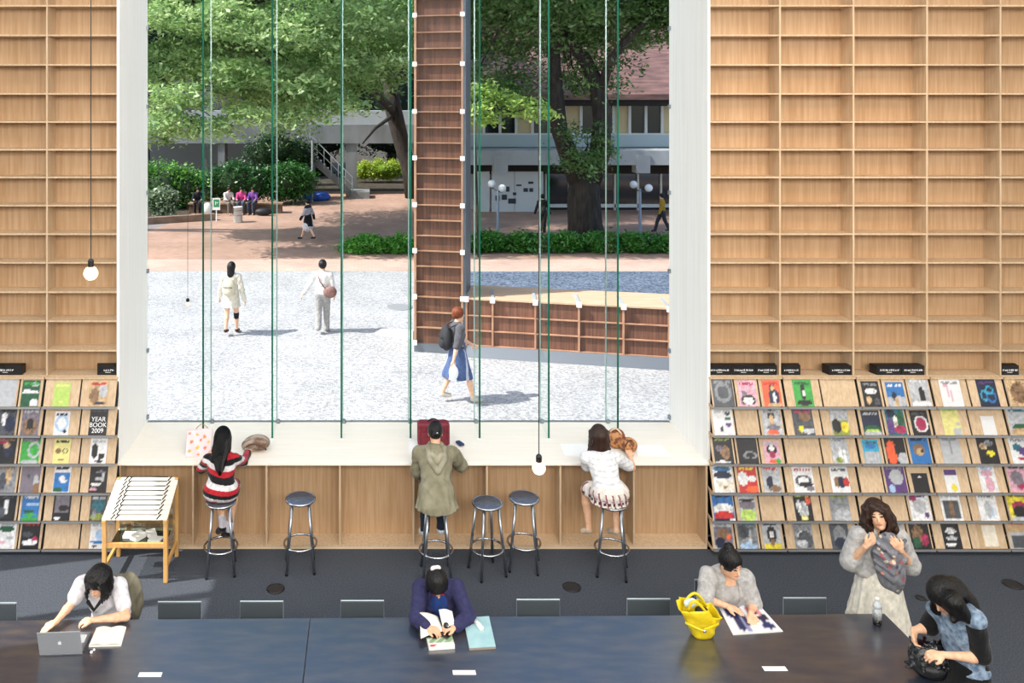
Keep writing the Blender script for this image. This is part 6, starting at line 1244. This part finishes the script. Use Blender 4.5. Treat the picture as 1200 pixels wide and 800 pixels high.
b.chain([H+hr*.04-hf*.01, P(1122, 714, 6.0), P(1117, 727, 5.96)], [.07, .055, .02], .04); b.chain([H-hr*.03, P(1100, 712, 6.16), P(1108, 722, 6.08)], [.07, .05, .03], .03); b.chain([H+hr*.08, P(1117, 705, 5.99), P(1135, 726, 5.95)], [.04, .06, .03], .04)
for k_ in range(13):
    a = -1.5+k_*.25; d_ = hr*math.sin(a)-hf*math.cos(a)*.9+hu*.25; b.chain([H+hu*.10+d_*.02, H+d_*.098+hu*.03, (H-hf*.10-hu*.03).lerp(J['neck'], .4)+d_*.085, J['neck']-f*.07-up*.04+d_*.075, e2+V3(.03, .02, -.02-.01*(k_ % 3))+d_*.03], [.012, .016, .017, .015, .006], .007)
sbuild('very_long_hair', b, .0065, hairk, t)
# black bag with ruffles on the table corner
bc4 = V3(P(1086, 770, 6.2).x+.03, 6.2, TZ)
t = thing('ruffled_bag', 'glossy black ruffled bag with pink lining resting on the table corner', 'bag', bc4)
glb = mat('glossy_black_fabric', '#0f1114', .22, col2='#2a2f36', scale=(30, 30, 30), ramp=(.55, .7), coat=.3)
s_ = S().ell(bc4+V3(.02, 0, .12), (.175, .11, .135)).ell(bc4+V3(-.05, .03, .15), (.09, .08, .08)); rr = random.Random(4)
for i in range(130):
    a = rr.uniform(0, 6.28); e = rr.uniform(-.5, 1.2); p = bc4+V3(.02+.175*math.cos(a)*math.cos(e), .11*math.sin(a)*math.cos(e), .12+.135*math.sin(e)); q_ = (p-bc4-V3(.02, 0, .1)).normalized(); s_.chain([p, p+q_*.012+V3(rr.uniform(-.025, .025), rr.uniform(-.015, .015), rr.uniform(-.02, .02))], [.014, .010], .004)
s_.plane(bc4+V3(0, 0, .002), V3(0, 0, -1)); s_.minus(bc4+V3(.0, .02, .24), (.09, .045, .07)); sbuild('body', s_, .006, glb, t)
strap(arc(bc4+V3(-.09, -.05, .17), bc4+V3(.13, -.06, .15), .05, 12, Vector((0, -.04, 0))), .008, 'strap', t, glb); sbuild('pink_lining', S().ell(bc4+V3(.02, .02, .19), (.035, .02, .025)), .005, clothA, t, flat_col('#c22a5a'))
# ------------------------------------------------------------------ people outside
def outdoor(label, px, py_foot, ht, face, stride, top, bottom, hair, h=.012, skirt=None, sleeve=1.9, arms=((0, .12), (0, .12)), long=False, tone='#e6bfa2', coat=None, shoe='#3a3432', Yo=None):
    c = PZ(px, py_foot, 0) if Yo is None else V3((px-PX)*Yo/F, Yo, 0); s = ht/1.62; J = stand(c.x, c.y, ht, face, stride, arms=arms); t = person(label, V3(c.x, c.y, 0)); sbuild('body', body_sdf(J, s, h < .012), h, skin, t, face_cols(J, s, tone))
    r, f, up = frame(J); s_ = top_sdf(J, s, .018, sleeve)
    if coat: s_.cone(J['pel']+Zv*.1*s, V3(c.x, c.y, coat), .15*s, .21*s, .04); s_.plane(V3(0, 0, coat), V3(0, 0, -1))
    sbuild('top', s_, h, clothA, t, top if callable(top) else flat_col(top))
    if skirt:
        q = S(); [q.cone(J['hp'+k_], J['hp'+k_].lerp(J['an'+k_], .55), .12*s, .11*s, .05) for k_ in 'LR']; q.cone(J['pel']+Zv*.08*s, V3(c.x, c.y, skirt), .14*s, .21*s, .03); q.plane(V3(0, 0, skirt), V3(0, 0, -1)); sbuild('skirt', q, h, clothA, t, bottom if callable(bottom) else flat_col(bottom))
    elif bottom: sbuild('trousers', pants_sdf(J, s, .016, .01), h, clothA, t, flat_col(bottom))
    b, hr, hf, hu, H = hair_cap(J, s, .0, .016)
    if long: b.chain([H-hf*.04*s, H-hf*.06*s-Zv*.14*s], [.085*s, .085*s], .03)
    sbuild('hair', b, h, hair, t); shoes(J, s, .008, h, t, shoe); return J, t
def backpack(c, r, col, label, f, h=.01, m=None):
    c = Vector(c); f = Vector(f).normalized(); rt = V3(f.y, -f.x, 0); ax = (rt, f, Zv); t = thing('backpack', label, 'backpack', c)
    mm = m or mat('pack_'+col[1:], col, .8, col2='#ffffff' if False else col, scale=(9, 9, 9), bump=.6)
    s_ = S().ell(c, r, ax).ell(c-f*r[1]*.7-Zv*r[2]*.35, (r[0]*.72, r[1]*.6, r[2]*.45), ax, .02); sbuild('body', s_, h, mm, t)
    for sg in (-1, 1): strap([c+rt*sg*r[0]*.6+Zv*r[2]*.8, c+rt*sg*r[0]*.75+f*(.17)+Zv*(r[2]+.02), c+rt*sg*r[0]*.8+f*.27+Zv*r[2]*.4, c+rt*sg*r[0]*.8+f*.05-Zv*r[2]*.6], .012, 'strap', t, mm)
    strap([c-f*r[1]*1.0-rt*r[0]*.7+Zv*r[2]*.1, c-f*r[1]*1.3+Zv*r[2]*.12, c-f*r[1]*1.0+rt*r[0]*.7+Zv*r[2]*.1], .008, 'zip', t, black); return t
J, t = outdoor('woman in a cream coat and backpack walking away across the gravel', 271, 392, 1.58, .12, .16, '#e6dfcd', None, hairk, .010, coat=.62, long=True, shoe='#4a2f26', sleeve=1.95)
sbuild('knee_band', S().cone(J['knR']-Zv*.02, J['knR']-Zv*.10, .062, .055), .01, clothA, t, flat_col('#1c1f2c'))
f = V3(math.sin(.12), math.cos(.12), 0); backpack(J['neck'].lerp(J['pel'], .55)-f*.2, (.15, .085, .2), '#cfc6ae', 'cream backpack on the back of the woman in the cream coat', f)
J, t = outdoor('person in white shirt and grey trousers walking away across the gravel', 378, 390, 1.6, .05, .12, '#ecebe8', '#a9a8a6', hairk, .010, arms=((.0, .3), (.1, .05)), shoe='#8d8b88')
cb = J['pel']+V3(.17, -.13, .06); tb_ = thing('messenger_bag', 'brown shoulder bag on the hip of the person in the white shirt', 'bag', cb); bm = mat('mauve_brown_leather', '#8d6a62', .6, col2='#6f4f49', scale=(12, 12, 12))
sbuild('body', S().ell(cb, (.15, .07, .13)), .01, bm, tb_); strap([cb+V3(-.1, -.02, .08), J['neck'].lerp(J['pel'], .4)+V3(-.05, -.14, 0), J['shL']+V3(.05, -.05, .06), J['shL']+V3(.06, .05, .06)], .012, 'strap', tb_, bm)
def skirtK(v): a = np.sin(v[:, 1]*38+v[:, 0]*22); q = np.tile(np.array(lin('#4f648f')), (len(v), 1)); q[a > .72] = lin('#c3cadb'); return q
J, t = outdoor('auburn haired woman in grey shirt and blue skirt walking right outside the window', 536, 471, 1.60, 1.35, .25, '#5b5b61', skirtK, hairr, .008, skirt=.42, sleeve=.95, arms=((.25, .06), (-.05, .04)), shoe='#cfc6b8')
f = V3(math.sin(1.35), math.cos(1.35), 0); backpack(J['neck'].lerp(J['pel'], .5)-f*.2, (.14, .10, .22), '#2b2c31', 'black backpack of the auburn haired woman', f, .008)
pb = J['wrR']-Zv*.2; o = sbuild('plastic_bag', S().ell(pb, (.08, .05, .12)).cone(pb+Zv*.1, J['wrR'], .03, .012), .008, mat('white_plastic', '#eef0f2', .3), None); tag(o, 'white plastic bag hanging from the hand of the auburn haired woman', 'bag')
def maid(v): q = np.tile(np.array(lin('#23242e')), (len(v), 1)); q[(v[:, 2] > .92) & (v[:, 2] < 1.18)] = lin('#b9b6bd'); return q
J, t = outdoor('small distant figure in black and white dress walking across the shaded paving', 361, 281, 1.5, -1.2, .3, maid, '#15161c', hairk, .02, skirt=.52, sleeve=1.9, shoe='#1c1c20'); 
q = S().cone(V3(J['pel'].x, J['pel'].y, .54), V3(J['pel'].x, J['pel'].y, .49), .20, .205); sbuild('white_hem', q, .02, clothA, t, flat_col('#d8d6d8'))
J, t = outdoor('distant person in a yellow top walking at the right end of the hedge', 776, 272, 1.5, -1.4, .25, '#b8922c', '#3a3c40', hairk, .02)
J, t = outdoor('distant person in dark clothes standing left of the big tree trunk', 636, 273, 1.5, 0, .05, '#2b2c30', '#1c1d20', hairk, .02)
def sitting(label, px, Y, top, bottom, face=0.0, ht=.95, white_b=False):
    x = (px-PX)*Y/F; s = ht; f = V3(math.sin(face), math.cos(face), 0); r = V3(f.y, -f.x, 0); o = V3(x, Y, 0); J = dict(pel=o+Zv*.56, neck=o+Zv*1.02*s+f*.06, head=o+Zv*1.17*s+f*.12, hf=f-Zv*.3)
    for q, sg in (('L', -1), ('R', 1)): J['sh'+q] = J['neck']-Zv*.06+r*sg*.16; J['el'+q] = J['sh'+q]+f*.12-Zv*.22+r*sg*.04; J['wr'+q] = J['el'+q]+f*.2-Zv*.03-r*sg*.06; J['hp'+q] = J['pel']+r*sg*.09; J['kn'+q] = o+Zv*.52+r*sg*.11+f*.42; J['an'+q] = V3(J['kn'+q].x, J['kn'+q].y, .08)-f*.02; J['to'+q] = J['an'+q]+f*.13-Zv*.04
    t = person(label, o); sbuild('body', body_sdf(J, s, False), .02, skin, t, face_cols(J, s, '#dcb394')); sbuild('top', top_sdf(J, s, .02, 1.3), .02, clothA, t, flat_col(top)); sbuild('trousers', pants_sdf(J, s, .018), .02, clothA, t, flat_col(bottom)); b = hair_cap(J, s, 0, .016)[0]; sbuild('hair', b, .02, hairk, t)
sitting('distant seated person in a white shirt, behind the litter bin', 267, 36.75, '#e0d8d4', '#77706a', 2.6); sitting('distant seated person in a bright pink top', 283, 36.75, '#d2498c', '#4a5568', 3.1); sitting('distant seated person in a purple top', 297, 36.75, '#7a4a9c', '#3a4458', 3.3); sitting('distant seated person in black at the left end of the low wall', 232, 36.75, '#1c2028', '#15181f', 3.0)
c = V3((242-PX)*36/F, 36.2, 0); o = sbuild('white_bag', S().ell(c+Zv*.3, (.22, .15, .27)), .02, mat('white_plastic', '#eef0f2'), None); tag(o, 'white rounded bag beside the person in black on the low wall', 'bag')
c = V3((308-PX)*36/F, 36.2, 0); o = sbuild('sports_bag', S().ell(c+Zv*.17, (.38, .2, .17)), .02, mat('black_nylon', '#15171c', .6), None); tag(o, 'black sports bag on the ground right of the seated group', 'bag')
